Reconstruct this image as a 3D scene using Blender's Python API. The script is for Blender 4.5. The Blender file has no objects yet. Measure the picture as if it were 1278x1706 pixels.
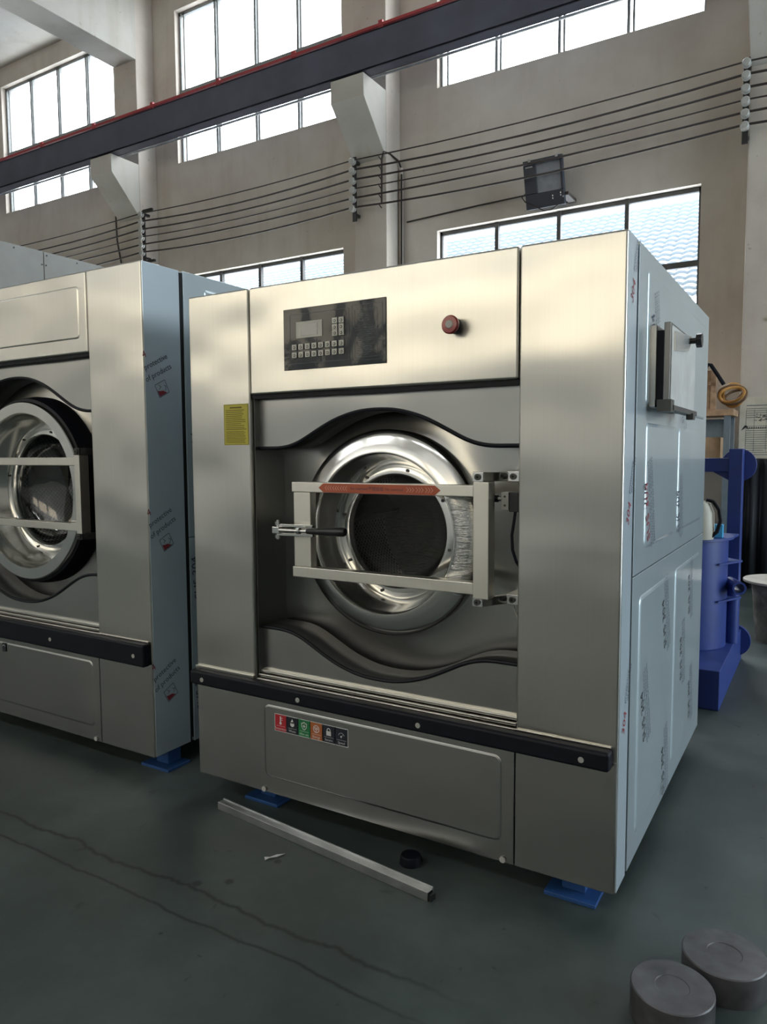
import bpy, bmesh, math, random
from mathutils import Vector, Matrix
random.seed(7)
PI = math.pi
C = bpy.context.scene.collection
SC = bpy.context.scene

# ------------------------------------------------------------------ camera
F_PX, YAW, PITCH, ROLL, CAM_H = 1227.79, -0.543105, 0.079168, -0.0053175, 1.5
def make_camera():
    cy, sy = math.cos(YAW), math.sin(YAW)
    fwd0 = Vector((sy, cy, 0)); right0 = Vector((cy, -sy, 0)); up0 = Vector((0, 0, 1))
    fwd = fwd0*math.cos(PITCH) - up0*math.sin(PITCH)
    up = up0*math.cos(PITCH) + fwd0*math.sin(PITCH)
    r = right0*math.cos(ROLL) + up*math.sin(ROLL)
    u = up*math.cos(ROLL) - right0*math.sin(ROLL)
    b = -fwd
    cam = bpy.data.cameras.new('camera'); ob = bpy.data.objects.new('camera', cam); C.objects.link(ob)
    ob.matrix_world = Matrix(((r.x, u.x, b.x, 0), (r.y, u.y, b.y, 0), (r.z, u.z, b.z, CAM_H), (0, 0, 0, 1)))
    cam.sensor_fit = 'HORIZONTAL'; cam.sensor_width = 36; cam.lens = 36*F_PX/1278
    cam.clip_start = 0.05; cam.clip_end = 200
    SC.camera = ob
make_camera()

# ------------------------------------------------------------------ light
SC.view_settings.view_transform = 'Standard'; SC.view_settings.look = 'None'
SC.view_settings.gamma = 1; SC.view_settings.use_curve_mapping = False
SC.view_settings.exposure = 0.85
W = bpy.data.worlds.new('sky'); SC.world = W; W.use_nodes = True
bg = W.node_tree.nodes['Background']; bg.inputs[0].default_value = (0.95, 0.98, 1.0, 1); bg.inputs[1].default_value = 7.5
SC.cycles.max_bounces = 9; SC.cycles.diffuse_bounces = 5; SC.cycles.glossy_bounces = 5
SC.cycles.transparent_max_bounces = 16; SC.cycles.transmission_bounces = 6
SC.cycles.sample_clamp_indirect = 4.0
SC.cycles.caustics_reflective = False; SC.cycles.caustics_refractive = False
SC.cycles.use_denoising = True
try: SC.cycles.denoiser = 'OPENIMAGEDENOISE'
except Exception: pass

def area(name, loc, size, sy, direction, color, power, portal=False):
    l = bpy.data.lights.new(name, 'AREA'); l.shape = 'RECTANGLE'; l.size = size; l.size_y = sy
    l.color = color; l.energy = power
    o = bpy.data.objects.new(name, l); C.objects.link(o); o.location = loc
    o.rotation_euler = Vector(direction).to_track_quat('-Z', 'Z').to_euler()
    if portal: l.cycles.is_portal = True
    return o
# added warm area lights before the closed opposite wall, standing in for windows
for k in range(3):
    area('window_light', (-11.0+5.2*k, -8.3, 4.7), 4.2, 2.3, (0, 1, -0.12), (1.0, 0.86, 0.62), 35)
# added cool fills below the ceiling, aimed at the back wall to brighten it
for k in range(3):
    area('wall_fill_light', (-14.0+6.5*k, -5.2, 9.2), 5.0, 1.5, (0, -0.75, -1), (0.93, 0.97, 1.0), (430, 320, 240)[k])
# added cool fill from the right; the end wall itself is closed
area('side_fill_light', (7.6, 5.2, 2.7), 7.5, 5.0, (-1, -0.05, -0.12), (0.78, 0.91, 1.0), 420)

# ------------------------------------------------------------------ materials
MATS = {}
def nodes(name):
    m = bpy.data.materials.new(name); m.use_nodes = True
    nt = m.node_tree; return m, nt, nt.nodes['Principled BSDF']
def N(nt, kind, **kw):
    n = nt.nodes.new(kind)
    for k, v in kw.items():
        if k.startswith('i_'):
            key = k[2:]; key = int(key) if key.isdigit() else key.replace('_', ' ')
            n.inputs[key].default_value = v
        else: setattr(n, k, v)
    return n
def pos(nt, scale=(1, 1, 1)):
    g = N(nt, 'ShaderNodeNewGeometry'); mp = N(nt, 'ShaderNodeMapping'); mp.inputs['Scale'].default_value = scale
    nt.links.new(g.outputs['Position'], mp.inputs['Vector']); return mp.outputs[0]
def ramp(nt, fac, stops):
    r = N(nt, 'ShaderNodeValToRGB'); e = r.color_ramp.elements
    while len(e) > 1: e.remove(e[-1])
    e[0].position = stops[0][0]; e[0].color = tuple(stops[0][1])+(1,)
    for p_, c_ in stops[1:]:
        x = e.new(p_); x.color = tuple(c_)+(1,)
    nt.links.new(fac, r.inputs[0]); return r.outputs[0]
def plain(name, col, rough=0.5, metal=0.0, **kw):
    m, nt, b = nodes(name)
    nz = N(nt, 'ShaderNodeTexNoise', i_Scale=kw.get('ns', 9.0), i_Detail=4.0)
    nt.links.new(pos(nt), nz.inputs['Vector'])
    v = kw.get('var', 0.12)
    c = ramp(nt, nz.outputs[0], [(0.3, [x*(1-v) for x in col]), (0.7, [min(1, x*(1+v)) for x in col])])
    nt.links.new(c, b.inputs['Base Color'])
    b.inputs['Roughness'].default_value = rough; b.inputs['Metallic'].default_value = metal
    if 'spec' in kw: b.inputs['Specular IOR Level'].default_value = kw['spec']
    if 'coat' in kw: b.inputs['Coat Weight'].default_value = kw['coat']; b.inputs['Coat Roughness'].default_value = 0.08
    if 'bump' in kw:
        n2 = N(nt, 'ShaderNodeTexNoise', i_Scale=kw.get('bs', 40.0), i_Detail=5.0)
        nt.links.new(pos(nt, kw.get('bsc', (1, 1, 1))), n2.inputs['Vector'])
        bp = N(nt, 'ShaderNodeBump', i_Strength=kw['bump'], i_Distance=0.01)
        nt.links.new(n2.outputs[0], bp.inputs['Height']); nt.links.new(bp.outputs[0], b.inputs['Normal'])
    if 'emit' in kw:
        b.inputs['Emission Color'].default_value = tuple(col)+(1,); b.inputs['Emission Strength'].default_value = kw['emit']
    MATS[name] = m; return m
def brushed(name, col, rough, aniso, wave=0.25, grain=(120, 120, 1.2), film=False):
    m, nt, b = nodes(name)
    n1 = N(nt, 'ShaderNodeTexNoise', i_Scale=1.0, i_Detail=0.0); nt.links.new(pos(nt, grain), n1.inputs['Vector'])
    c = ramp(nt, n1.outputs[0], [(0.2, [x*0.988 for x in col]), (0.8, [min(1, x*1.012) for x in col])])
    nt.links.new(c, b.inputs['Base Color']); b.inputs['Metallic'].default_value = 1.0
    b.inputs['Roughness'].default_value = rough
    b.inputs['Anisotropic'].default_value = aniso
    g = N(nt, 'ShaderNodeNewGeometry'); cr = N(nt, 'ShaderNodeVectorMath', operation='CROSS_PRODUCT')
    nt.links.new(g.outputs['Normal'], cr.inputs[0]); cr.inputs[1].default_value = (0, 0.02, 1)
    c2 = N(nt, 'ShaderNodeVectorMath', operation='CROSS_PRODUCT'); nt.links.new(cr.outputs[0], c2.inputs[0]); nt.links.new(g.outputs['Normal'], c2.inputs[1])
    nt.links.new(cr.outputs[0], b.inputs['Tangent'])
    n3 = N(nt, 'ShaderNodeTexNoise', i_Scale=1.7, i_Detail=1.0); nt.links.new(pos(nt, (1, 1, 1.5)), n3.inputs['Vector'])
    b1 = N(nt, 'ShaderNodeBump', i_Strength=wave, i_Distance=0.03); nt.links.new(n3.outputs[0], b1.inputs['Height'])
    nt.links.new(b1.outputs[0], b.inputs['Normal'])
    if film:
        b.inputs['Coat Weight'].default_value = 0.6; b.inputs['Coat Roughness'].default_value = 0.12
    MATS[name] = m; return m
def glassy(name, tint, refl, rough=0.03, bump=0.0, bsc=(1, 1, 1), bs=30.0):
    m, nt, b = nodes(name); nt.nodes.remove(b); out = nt.nodes['Material Output']
    t = N(nt, 'ShaderNodeBsdfTransparent'); t.inputs[0].default_value = tuple(tint)+(1,)
    gl = N(nt, 'ShaderNodeBsdfGlossy'); gl.inputs['Roughness'].default_value = rough
    fr = N(nt, 'ShaderNodeLayerWeight'); fr.inputs['Blend'].default_value = 0.5
    pw = N(nt, 'ShaderNodeMath', operation='POWER'); pw.inputs[1].default_value = 4.0; nt.links.new(fr.outputs['Facing'], pw.inputs[0])
    ad = N(nt, 'ShaderNodeMath', operation='MULTIPLY_ADD', use_clamp=True); ad.inputs[1].default_value = 0.6*min(refl, 1.6); ad.inputs[2].default_value = 0.05*refl
    nt.links.new(pw.outputs[0], ad.inputs[0])
    mx = N(nt, 'ShaderNodeMixShader'); nt.links.new(ad.outputs[0], mx.inputs[0])
    nt.links.new(t.outputs[0], mx.inputs[1]); nt.links.new(gl.outputs[0], mx.inputs[2]); nt.links.new(mx.outputs[0], out.inputs[0])
    if bump:
        nz = N(nt, 'ShaderNodeTexNoise', i_Scale=bs, i_Detail=4.0, i_Roughness=0.7); nt.links.new(pos(nt, bsc), nz.inputs['Vector'])
        bp = N(nt, 'ShaderNodeBump', i_Strength=bump, i_Distance=0.02); nt.links.new(nz.outputs[0], bp.inputs['Height'])
        nt.links.new(bp.outputs[0], gl.inputs['Normal']); nt.links.new(bp.outputs[0], fr.inputs['Normal'])
    MATS[name] = m; return m

brushed('steel', (0.61, 0.60, 0.56), 0.29, 0.72, wave=0.8)
brushed('steel_plain', (0.45, 0.45, 0.435), 0.27, 0.75, wave=0.5)
brushed('steel_polish', (0.74, 0.735, 0.71), 0.16, 0.0, wave=0.5)
brushed('steel_tube', (0.74, 0.72, 0.66), 0.36, 0.0)
brushed('steel_dark', (0.20, 0.20, 0.195), 0.33, 0.0)
plain('film_steel', (0.52, 0.61, 0.68), 0.28, 0.2, coat=0.5, var=0.04, ns=3.0, bump=0.1, bs=3.0)
plain('film_plastic', (0.46, 0.54, 0.58), 0.28, 0.35, coat=0.5, var=0.05, ns=3.0, bump=0.08, bs=4.0)
plain('film_white', (0.62, 0.64, 0.64), 0.3, 0.1, coat=0.4, bump=0.6, bs=5.0, bsc=(1, 3, 1))
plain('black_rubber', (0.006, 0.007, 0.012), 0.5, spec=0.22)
plain('ledge_dark', (0.035, 0.036, 0.036), 0.42, 0.3)
plain('black_plastic', (0.012, 0.012, 0.014), 0.3)
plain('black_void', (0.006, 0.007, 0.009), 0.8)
plain('drum_dark', (0.05, 0.055, 0.055), 0.4, 0.5)
plain('chrome', (0.75, 0.75, 0.74), 0.14, 1.0, var=0.03)
plain('iron_dark', (0.09, 0.09, 0.085), 0.45, 0.8)
plain('red', (0.30, 0.012, 0.014), 0.3, coat=0.5)
plain('orange', (0.46, 0.10, 0.045), 0.45)
plain('orange_light', (0.80, 0.42, 0.30), 0.5)
plain('yellow', (0.52, 0.46, 0.055), 0.5, var=0.05)
plain('ink', (0.02, 0.02, 0.025), 0.6)
plain('ink_olive', (0.16, 0.135, 0.01), 0.6)
plain('ink_blue', (0.03, 0.035, 0.07), 0.6)
plain('ink_red', (0.26, 0.02, 0.035), 0.6)
plain('white_print', (0.72, 0.72, 0.72), 0.5, var=0.03)
plain('blue_paint', (0.018, 0.042, 0.21), 0.45, var=0.1, bump=0.05)
plain('blue_pad', (0.02, 0.075, 0.24), 0.45)
plain('navy_beam', (0.072, 0.076, 0.11), 0.5, var=0.18, ns=2.0)
plain('rail_red', (0.36, 0.035, 0.04), 0.5)
plain('wire', (0.03, 0.022, 0.02), 0.6)
plain('ceramic', (0.42, 0.42, 0.40), 0.35)
plain('lcd', (0.16, 0.18, 0.22), 0.12, coat=0.8)
plain('lcd_bezel', (0.55, 0.55, 0.50), 0.4)
plain('button_grey', (0.55, 0.55, 0.50), 0.35)
plain('label_red', (0.42, 0.02, 0.03), 0.4); plain('label_black', (0.012, 0.014, 0.025), 0.4)
plain('label_green', (0.02, 0.20, 0.07), 0.4); plain('label_orange', (0.42, 0.13, 0.04), 0.4)
plain('wood', (0.40, 0.25, 0.15), 0.65, var=0.3, ns=14.0)
plain('card', (0.42, 0.28, 0.17), 0.8, var=0.15)
plain('hose_orange', (0.45, 0.22, 0.05), 0.5)
plain('hose_brown', (0.16, 0.09, 0.045), 0.5)
plain('shelf_grey', (0.16, 0.20, 0.23), 0.5)
plain('tarp', (0.010, 0.013, 0.018), 0.7, bump=0.5, bs=3.0, bsc=(6, 1, 0.4))
plain('paper', (0.62, 0.58, 0.48), 0.8, var=0.12, ns=6.0)
plain('concrete_raw', (0.16, 0.15, 0.14), 0.85, var=0.55, ns=9.0, bump=0.6, bs=20)
plain('pale_top', (0.52, 0.48, 0.44), 0.6, var=0.15)
plain('cream', (0.5, 0.48, 0.40), 0.5)
plain('cyan', (0.05, 0.35, 0.65), 0.45)
plain('iron_block', (0.085, 0.083, 0.088), 0.42, 0.35, var=0.4, ns=13.0, bump=0.1, bs=8)
plain('white_panel', (0.36, 0.355, 0.33), 0.55, var=0.05)
plain('galv', (0.42, 0.43, 0.43), 0.35, 0.9, var=0.2)
plain('window_bar', (0.22, 0.23, 0.23), 0.5, var=0.15, ns=20)
plain('window_bar_dark', (0.06, 0.06, 0.06), 0.5)
plain('flood_body', (0.012, 0.018, 0.035), 0.35)
plain('roof_tile', (0.19, 0.23, 0.27), 0.30, var=0.06)
plain('outside_wall', (0.28, 0.33, 0.40), 0.7)
plain('scrap', (0.7, 0.7, 0.68), 0.6)
glassy('pane', (0.97, 0.99, 1.0), 0.8)
glassy('flood_glass', (0.82, 0.85, 0.9), 1.5, 0.12)
glassy('door_glass', (0.62, 0.66, 0.68), 2.6, 0.05, bump=1.0, bsc=(1.0, 1.0, 22), bs=5.0)
glassy('door_glass_clear', (0.55, 0.62, 0.64), 2.4, 0.03)
glassy('film_clear', (0.92, 0.93, 0.93), 7.0, 0.07, bump=1.0, bsc=(2.5, 2.5, 22), bs=1.5)

def keypad_mat():
    m, nt, b = nodes('keypad')
    b.inputs['Base Color'].default_value = (0.018, 0.024, 0.030, 1); b.inputs['Roughness'].default_value = 0.09
    b.inputs['Coat Weight'].default_value = 0.15; b.inputs['Coat Roughness'].default_value = 0.03
    nz = N(nt, 'ShaderNodeTexNoise', i_Scale=60.0, i_Detail=2.0); nt.links.new(pos(nt), nz.inputs['Vector'])
    b.inputs['Specular IOR Level'].default_value = 0.35
    n2 = N(nt, 'ShaderNodeTexNoise', i_Scale=9.0, i_Detail=0.0); nt.links.new(pos(nt), n2.inputs['Vector'])
    b1 = N(nt, 'ShaderNodeBump', i_Strength=0.12, i_Distance=0.002); nt.links.new(nz.outputs[0], b1.inputs['Height'])
    b2 = N(nt, 'ShaderNodeBump', i_Strength=0.35, i_Distance=0.02); nt.links.new(n2.outputs[0], b2.inputs['Height'])
    nt.links.new(b1.outputs[0], b2.inputs['Normal'])
    nt.links.new(b2.outputs[0], b.inputs['Normal']); nt.links.new(b2.outputs[0], b.inputs['Coat Normal'])
    MATS['keypad'] = m
keypad_mat()

def wall_mat(name, c1, c2, c3):
    m, nt, b = nodes(name)
    a = N(nt, 'ShaderNodeTexNoise', i_Scale=0.9, i_Detail=6.0, i_Roughness=0.6); nt.links.new(pos(nt), a.inputs['Vector'])
    col = ramp(nt, a.outputs[0], [(0.32, c1), (0.5, c2), (0.7, c3)])
    st = N(nt, 'ShaderNodeTexNoise', i_Scale=1.0, i_Detail=5.0); nt.links.new(pos(nt, (3.5, 3.5, 0.5)), st.inputs['Vector'])
    sf = ramp(nt, st.outputs[0], [(0.54, (0, 0, 0)), (0.72, (0.55, 0.55, 0.55))])
    mx = N(nt, 'ShaderNodeMixRGB', blend_type='MULTIPLY'); mx.inputs[2].default_value = (0.82, 0.78, 0.72, 1)
    nt.links.new(sf, mx.inputs[0]); nt.links.new(col, mx.inputs[1])
    sp = N(nt, 'ShaderNodeTexNoise', i_Scale=14.0, i_Detail=3.0); nt.links.new(pos(nt), sp.inputs['Vector'])
    sk = ramp(nt, sp.outputs[0], [(0.70, (0, 0, 0)), (0.74, (0.5, 0.5, 0.5))])
    m2 = N(nt, 'ShaderNodeMixRGB', blend_type='MULTIPLY'); m2.inputs[2].default_value = (0.55, 0.50, 0.45, 1)
    nt.links.new(sk, m2.inputs[0]); nt.links.new(mx.outputs[0], m2.inputs[1]); nt.links.new(m2.outputs[0], b.inputs['Base Color'])
    b.inputs['Roughness'].default_value = 0.85
    bp = N(nt, 'ShaderNodeBump', i_Strength=0.25, i_Distance=0.02); nt.links.new(a.outputs[0], bp.inputs['Height']); nt.links.new(bp.outputs[0], b.inputs['Normal'])
    MATS[name] = m
wall_mat('plaster', (0.49, 0.43, 0.38), (0.56, 0.51, 0.455), (0.62, 0.58, 0.525))
wall_mat('whitewash', (0.44, 0.425, 0.39), (0.50, 0.48, 0.44), (0.55, 0.53, 0.49))
wall_mat('back_wall', (0.50, 0.48, 0.44), (0.56, 0.54, 0.50), (0.62, 0.60, 0.56))

def floor_mat():
    m, nt, b = nodes('floor_paint')
    a = N(nt, 'ShaderNodeTexNoise', i_Scale=1.6, i_Detail=8.0, i_Roughness=0.62); nt.links.new(pos(nt), a.inputs['Vector'])
    col = ramp(nt, a.outputs[0], [(0.3, (0.026, 0.036, 0.035)), (0.5, (0.046, 0.061, 0.058)), (0.72, (0.082, 0.104, 0.097))])
    g = N(nt, 'ShaderNodeNewGeometry'); sx = N(nt, 'ShaderNodeSeparateXYZ'); nt.links.new(g.outputs['Position'], sx.inputs[0])
    def M(op, x, y=None, z=None):
        n = N(nt, 'ShaderNodeMath', operation=op)
        for i, v in enumerate((x, y, z)):
            if v is None: continue
            if isinstance(v, (int, float)): n.inputs[i].default_value = v
            else: nt.links.new(v, n.inputs[i])
        return n.outputs[0]
    mask = None
    for (y0, amp, sc, w, seed) in ((1.735, 0.14, 1.9, 0.013, 0.0), (1.622, 0.05, 2.4, 0.009, 7.0)):
        nz = N(nt, 'ShaderNodeTexNoise', noise_dimensions='1D', i_Scale=sc, i_Detail=5.0, i_Roughness=0.62)
        nt.links.new(M('ADD', sx.outputs[0], seed), nz.inputs['W'])
        off = M('MULTIPLY', M('SUBTRACT', nz.outputs[0], 0.5), amp)
        d = M('ABSOLUTE', M('SUBTRACT', M('SUBTRACT', sx.outputs[1], off), y0))
        k = M('SUBTRACT', 1.0, M('DIVIDE', d, w)); k = M('MAXIMUM', k, 0.0)
        mask = k if mask is None else M('MAXIMUM', mask, k)
    # the two cracks run from the left and fade out before the right pads
    fade = M('MINIMUM', M('MAXIMUM', M('MULTIPLY', M('SUBTRACT', -0.75, sx.outputs[0]), 2.2), 0.0), 1.0)
    mask = M('MULTIPLY', M('MULTIPLY', mask, fade), 1.1)
    for (x, y, r) in ((-1.845, 1.776, 0.022), (-1.755, 1.842, 0.02), (-1.745, 1.522, 0.008), (-1.69, 2.03, 0.018)):
        dx = M('SUBTRACT', sx.outputs[0], x); dy = M('SUBTRACT', sx.outputs[1], y)
        d = M('SQRT', M('ADD', M('MULTIPLY', dx, dx), M('MULTIPLY', dy, dy)))
        mask = M('MAXIMUM', mask, M('MINIMUM', M('MAXIMUM', M('MULTIPLY', M('SUBTRACT', r, d), 2/r), 0.0), 0.85))
    sc_ = N(nt, 'ShaderNodeTexNoise', i_Scale=7.0, i_Detail=4.0, i_Distortion=1.5); nt.links.new(pos(nt), sc_.inputs['Vector'])
    spots = ramp(nt, sc_.outputs[0], [(0.68, (0, 0, 0)), (0.73, (0.6, 0.6, 0.6))])
    mask = M('MAXIMUM', mask, spots)
    mx = N(nt, 'ShaderNodeMixRGB'); nt.links.new(M('MINIMUM', mask, 1.0), mx.inputs[0]); nt.links.new(col, mx.inputs[1]); mx.inputs[2].default_value = (0.010, 0.013, 0.013, 1)
    nt.links.new(mx.outputs[0], b.inputs['Base Color'])
    rr = N(nt, 'ShaderNodeMapRange'); rr.inputs['To Min'].default_value = 0.38; rr.inputs['To Max'].default_value = 0.6
    nt.links.new(a.outputs[0], rr.inputs['Value']); nt.links.new(rr.outputs[0], b.inputs['Roughness'])
    bp = N(nt, 'ShaderNodeBump', i_Strength=0.12, i_Distance=0.02); nt.links.new(a.outputs[0], bp.inputs['Height']); nt.links.new(bp.outputs[0], b.inputs['Normal'])
    MATS['floor_paint'] = m
floor_mat()

def drum_mat(name, cx, cz, R):
    m, nt, b = nodes(name); b.inputs['Metallic'].default_value = 0.9; b.inputs['Roughness'].default_value = 0.35
    g = N(nt, 'ShaderNodeNewGeometry'); sx = N(nt, 'ShaderNodeSeparateXYZ'); nt.links.new(g.outputs['Position'], sx.inputs[0])
    a = N(nt, 'ShaderNodeMath', operation='SUBTRACT'); nt.links.new(sx.outputs[0], a.inputs[0]); a.inputs[1].default_value = cx
    c = N(nt, 'ShaderNodeMath', operation='SUBTRACT'); nt.links.new(sx.outputs[2], c.inputs[0]); c.inputs[1].default_value = cz
    t = N(nt, 'ShaderNodeMath', operation='ARCTAN2'); nt.links.new(c.outputs[0], t.inputs[0]); nt.links.new(a.outputs[0], t.inputs[1])
    u = N(nt, 'ShaderNodeMath', operation='MULTIPLY'); nt.links.new(t.outputs[0], u.inputs[0]); u.inputs[1].default_value = R
    s1 = N(nt, 'ShaderNodeMath', operation='ADD'); nt.links.new(u.outputs[0], s1.inputs[0]); nt.links.new(sx.outputs[1], s1.inputs[1])
    s2 = N(nt, 'ShaderNodeMath', operation='SUBTRACT'); nt.links.new(u.outputs[0], s2.inputs[0]); nt.links.new(sx.outputs[1], s2.inputs[1])
    cb = N(nt, 'ShaderNodeCombineXYZ'); nt.links.new(s1.outputs[0], cb.inputs[0]); nt.links.new(s2.outputs[0], cb.inputs[1])
    v = N(nt, 'ShaderNodeTexVoronoi', voronoi_dimensions='2D', i_Scale=40.0, i_Randomness=0.0); nt.links.new(cb.outputs[0], v.inputs['Vector'])
    col = ramp(nt, v.outputs['Distance'], [(0.0, (0.002, 0.002, 0.003)), (0.30, (0.003, 0.003, 0.004)), (0.36, (0.55, 0.55, 0.55))])
    nt.links.new(col, b.inputs['Base Color'])
    MATS[name] = m

# ------------------------------------------------------------------ mesh helpers
ORG = {}     # world origin of every object
class MB:
    def __init__(s): s.v = []; s.f = []; s.mi = []; s.m = 0
    def add(s, vs, fs):
        o = len(s.v); s.v += [Vector(p) for p in vs]; s.f += [[i+o for i in f] for f in fs]; s.mi += [s.m]*len(fs); return s
    def box(s, x0, x1, y0, y1, z0, z1):
        x0, x1 = sorted((x0, x1)); y0, y1 = sorted((y0, y1)); z0, z1 = sorted((z0, z1))
        return s.add([(x0, y0, z0), (x1, y0, z0), (x1, y1, z0), (x0, y1, z0), (x0, y0, z1), (x1, y0, z1), (x1, y1, z1), (x0, y1, z1)],
                     [(0, 3, 2, 1), (4, 5, 6, 7), (0, 1, 5, 4), (1, 2, 6, 5), (2, 3, 7, 6), (3, 0, 4, 7)])
    def hexa(s, P): return s.add(P, [(0, 3, 2, 1), (4, 5, 6, 7), (0, 1, 5, 4), (1, 2, 6, 5), (2, 3, 7, 6), (3, 0, 4, 7)])
    def frame_vecs(s, d):
        d = d.normalized(); a = Vector((0, 0, 1)) if abs(d.z) < 0.9 else Vector((1, 0, 0))
        u = d.cross(a).normalized(); return u, d.cross(u).normalized()
    def cyl(s, p0, p1, r0, r1=None, n=24, caps=True):
        p0 = Vector(p0); p1 = Vector(p1); r1 = r0 if r1 is None else r1
        u, w = s.frame_vecs(p1-p0); vs = []
        for p, r in ((p0, r0), (p1, r1)):
            for i in range(n):
                t = 2*PI*i/n; vs.append(p+u*(r*math.cos(t))+w*(r*math.sin(t)))
        fs = [(i, (i+1) % n, n+(i+1) % n, n+i) for i in range(n)]
        if caps: fs += [tuple(range(n-1, -1, -1)), tuple(range(n, 2*n))]
        return s.add(vs, fs)
    def tube(s, path, r, n=8):
        P = [Vector(p) for p in path]; vs = []; fs = []; u = None
        for k, p in enumerate(P):
            d = (P[min(k+1, len(P)-1)]-P[max(k-1, 0)]).normalized()
            if u is None: u, w = s.frame_vecs(d)
            else: u = (u-d*u.dot(d)).normalized(); w = d.cross(u)
            rr = r[k] if isinstance(r, (list, tuple)) else r
            for i in range(n):
                t = 2*PI*i/n; vs.append(p+u*(rr*math.cos(t))+w*(rr*math.sin(t)))
        for k in range(len(P)-1):
            for i in range(n): fs.append((k*n+i, k*n+(i+1) % n, (k+1)*n+(i+1) % n, (k+1)*n+i))
        fs += [tuple(range(n-1, -1, -1)), tuple(range((len(P)-1)*n, len(P)*n))]
        return s.add(vs, fs)
    def lathe_y(s, prof, cx, cz, n=96, a0=0, a1=2*PI, closed=False):
        """profile [(radius, y)] spun about the axis through (cx, cz) along Y"""
        full = abs(a1-a0-2*PI) < 1e-6; m = n if full else n+1; vs = []; fs = []
        for i in range(m):
            t = a0+(a1-a0)*i/n
            for r, y in prof: vs.append((cx+r*math.cos(t), y, cz+r*math.sin(t)))
        k = len(prof)
        for i in range(n):
            j = (i+1) % m
            for q in range(k if closed else k-1):
                q2 = (q+1) % k; fs.append((i*k+q, j*k+q, j*k+q2, i*k+q2))
        return s.add(vs, fs)
    def lathe_z(s, prof, cx, cy, n=48):
        vs = []; fs = []; k = len(prof)
        for i in range(n):
            t = 2*PI*i/n
            for r, z in prof: vs.append((cx+r*math.cos(t), cy+r*math.sin(t), z))
        for i in range(n):
            j = (i+1) % n
            for q in range(k-1): fs.append((i*k+q, j*k+q, j*k+q+1, i*k+q+1))
        return s.add(vs, fs)
    def prism(s, poly, fn, a, b):
        """poly: 2D outline, fn(u, v, w) -> point, extruded from w=a to w=b"""
        n = len(poly); vs = [fn(u, v, a) for u, v in poly]+[fn(u, v, b) for u, v in poly]
        return s.add(vs, [tuple(range(n)), tuple(range(2*n-1, n-1, -1))]+[(i, n+i, n+(i+1) % n, (i+1) % n) for i in range(n)])
    def plateau(s, u0, u1, v0, v1, r, h, bev, fn, seg=6):
        """pressed rectangle with round corners rising h above the sheet (fn(u, v, w))"""
        def rr(i):
            pts = []; R = max(r-i, 0.002)
            for cx, cy, t0 in ((u1-i-R, v1-i-R, 0), (u0+i+R, v1-i-R, PI/2), (u0+i+R, v0+i+R, PI), (u1-i-R, v0+i+R, 1.5*PI)):
                for k in range(seg+1):
                    t = t0+PI/2*k/seg; pts.append((cx+R*math.cos(t), cy+R*math.sin(t)))
            return pts
        A = rr(0); B = rr(bev*0.4); D = rr(bev); n = len(A)
        vs = [fn(u, v, -0.0005) for u, v in A]+[fn(u, v, h*0.5) for u, v in B]+[fn(u, v, h) for u, v in D]
        fs = [(k*n+i, k*n+(i+1) % n, (k+1)*n+(i+1) % n, (k+1)*n+i) for k in (0, 1) for i in range(n)]+[tuple(range(2*n, 3*n))]
        return s.add(vs, fs)
    def build(s, name, mat, parent=None, bevel=0.0, seg=2, smooth=True, angle=35, origin=None, solid=0.0):
        vs = s.v; lo = Vector([min(v[i] for v in vs) for i in range(3)]); hi = Vector([max(v[i] for v in vs) for i in range(3)])
        o = Vector(origin) if origin is not None else Vector(((lo.x+hi.x)/2, (lo.y+hi.y)/2, lo.z))
        me = bpy.data.meshes.new(name); me.from_pydata([v-o for v in vs], [], s.f)
        ms = mat if isinstance(mat, (list, tuple)) else [mat]
        for m in ms: me.materials.append(MATS[m] if isinstance(m, str) else m)
        for p, i in zip(me.polygons, s.mi): p.material_index = min(i, len(ms)-1)
        bm = bmesh.new(); bm.from_mesh(me); bmesh.ops.recalc_face_normals(bm, faces=bm.faces); bm.to_mesh(me); bm.free()
        if smooth:
            for p in me.polygons: p.use_smooth = True
            me.set_sharp_from_angle(angle=math.radians(angle))
        ob = bpy.data.objects.new(name, me); C.objects.link(ob)
        if parent is not None: ob.parent = parent; ob.location = o-ORG[parent]
        else: ob.location = o
        ORG[ob] = o
        if solid:
            md = ob.modifiers.new('thickness', 'SOLIDIFY'); md.thickness = solid; md.offset = 0
        if bevel:
            md = ob.modifiers.new('bevel', 'BEVEL'); md.width = bevel; md.segments = seg; md.limit_method = 'ANGLE'; md.angle_limit = math.radians(60)
            md.harden_normals = True
        return ob
def tag(o, label, cat, group=None, kind=None):
    if label: o['label'] = label
    if cat: o['category'] = cat
    if group: o['group'] = group
    if kind: o['kind'] = kind
    return o
def thing(name, loc, label, cat, group=None):
    o = bpy.data.objects.new(name, None); C.objects.link(o); o.location = loc; o.empty_display_size = 0.1
    ORG[o] = Vector(loc); return tag(o, label, cat, group)
def struct(o): o['kind'] = 'structure'; return o
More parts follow.
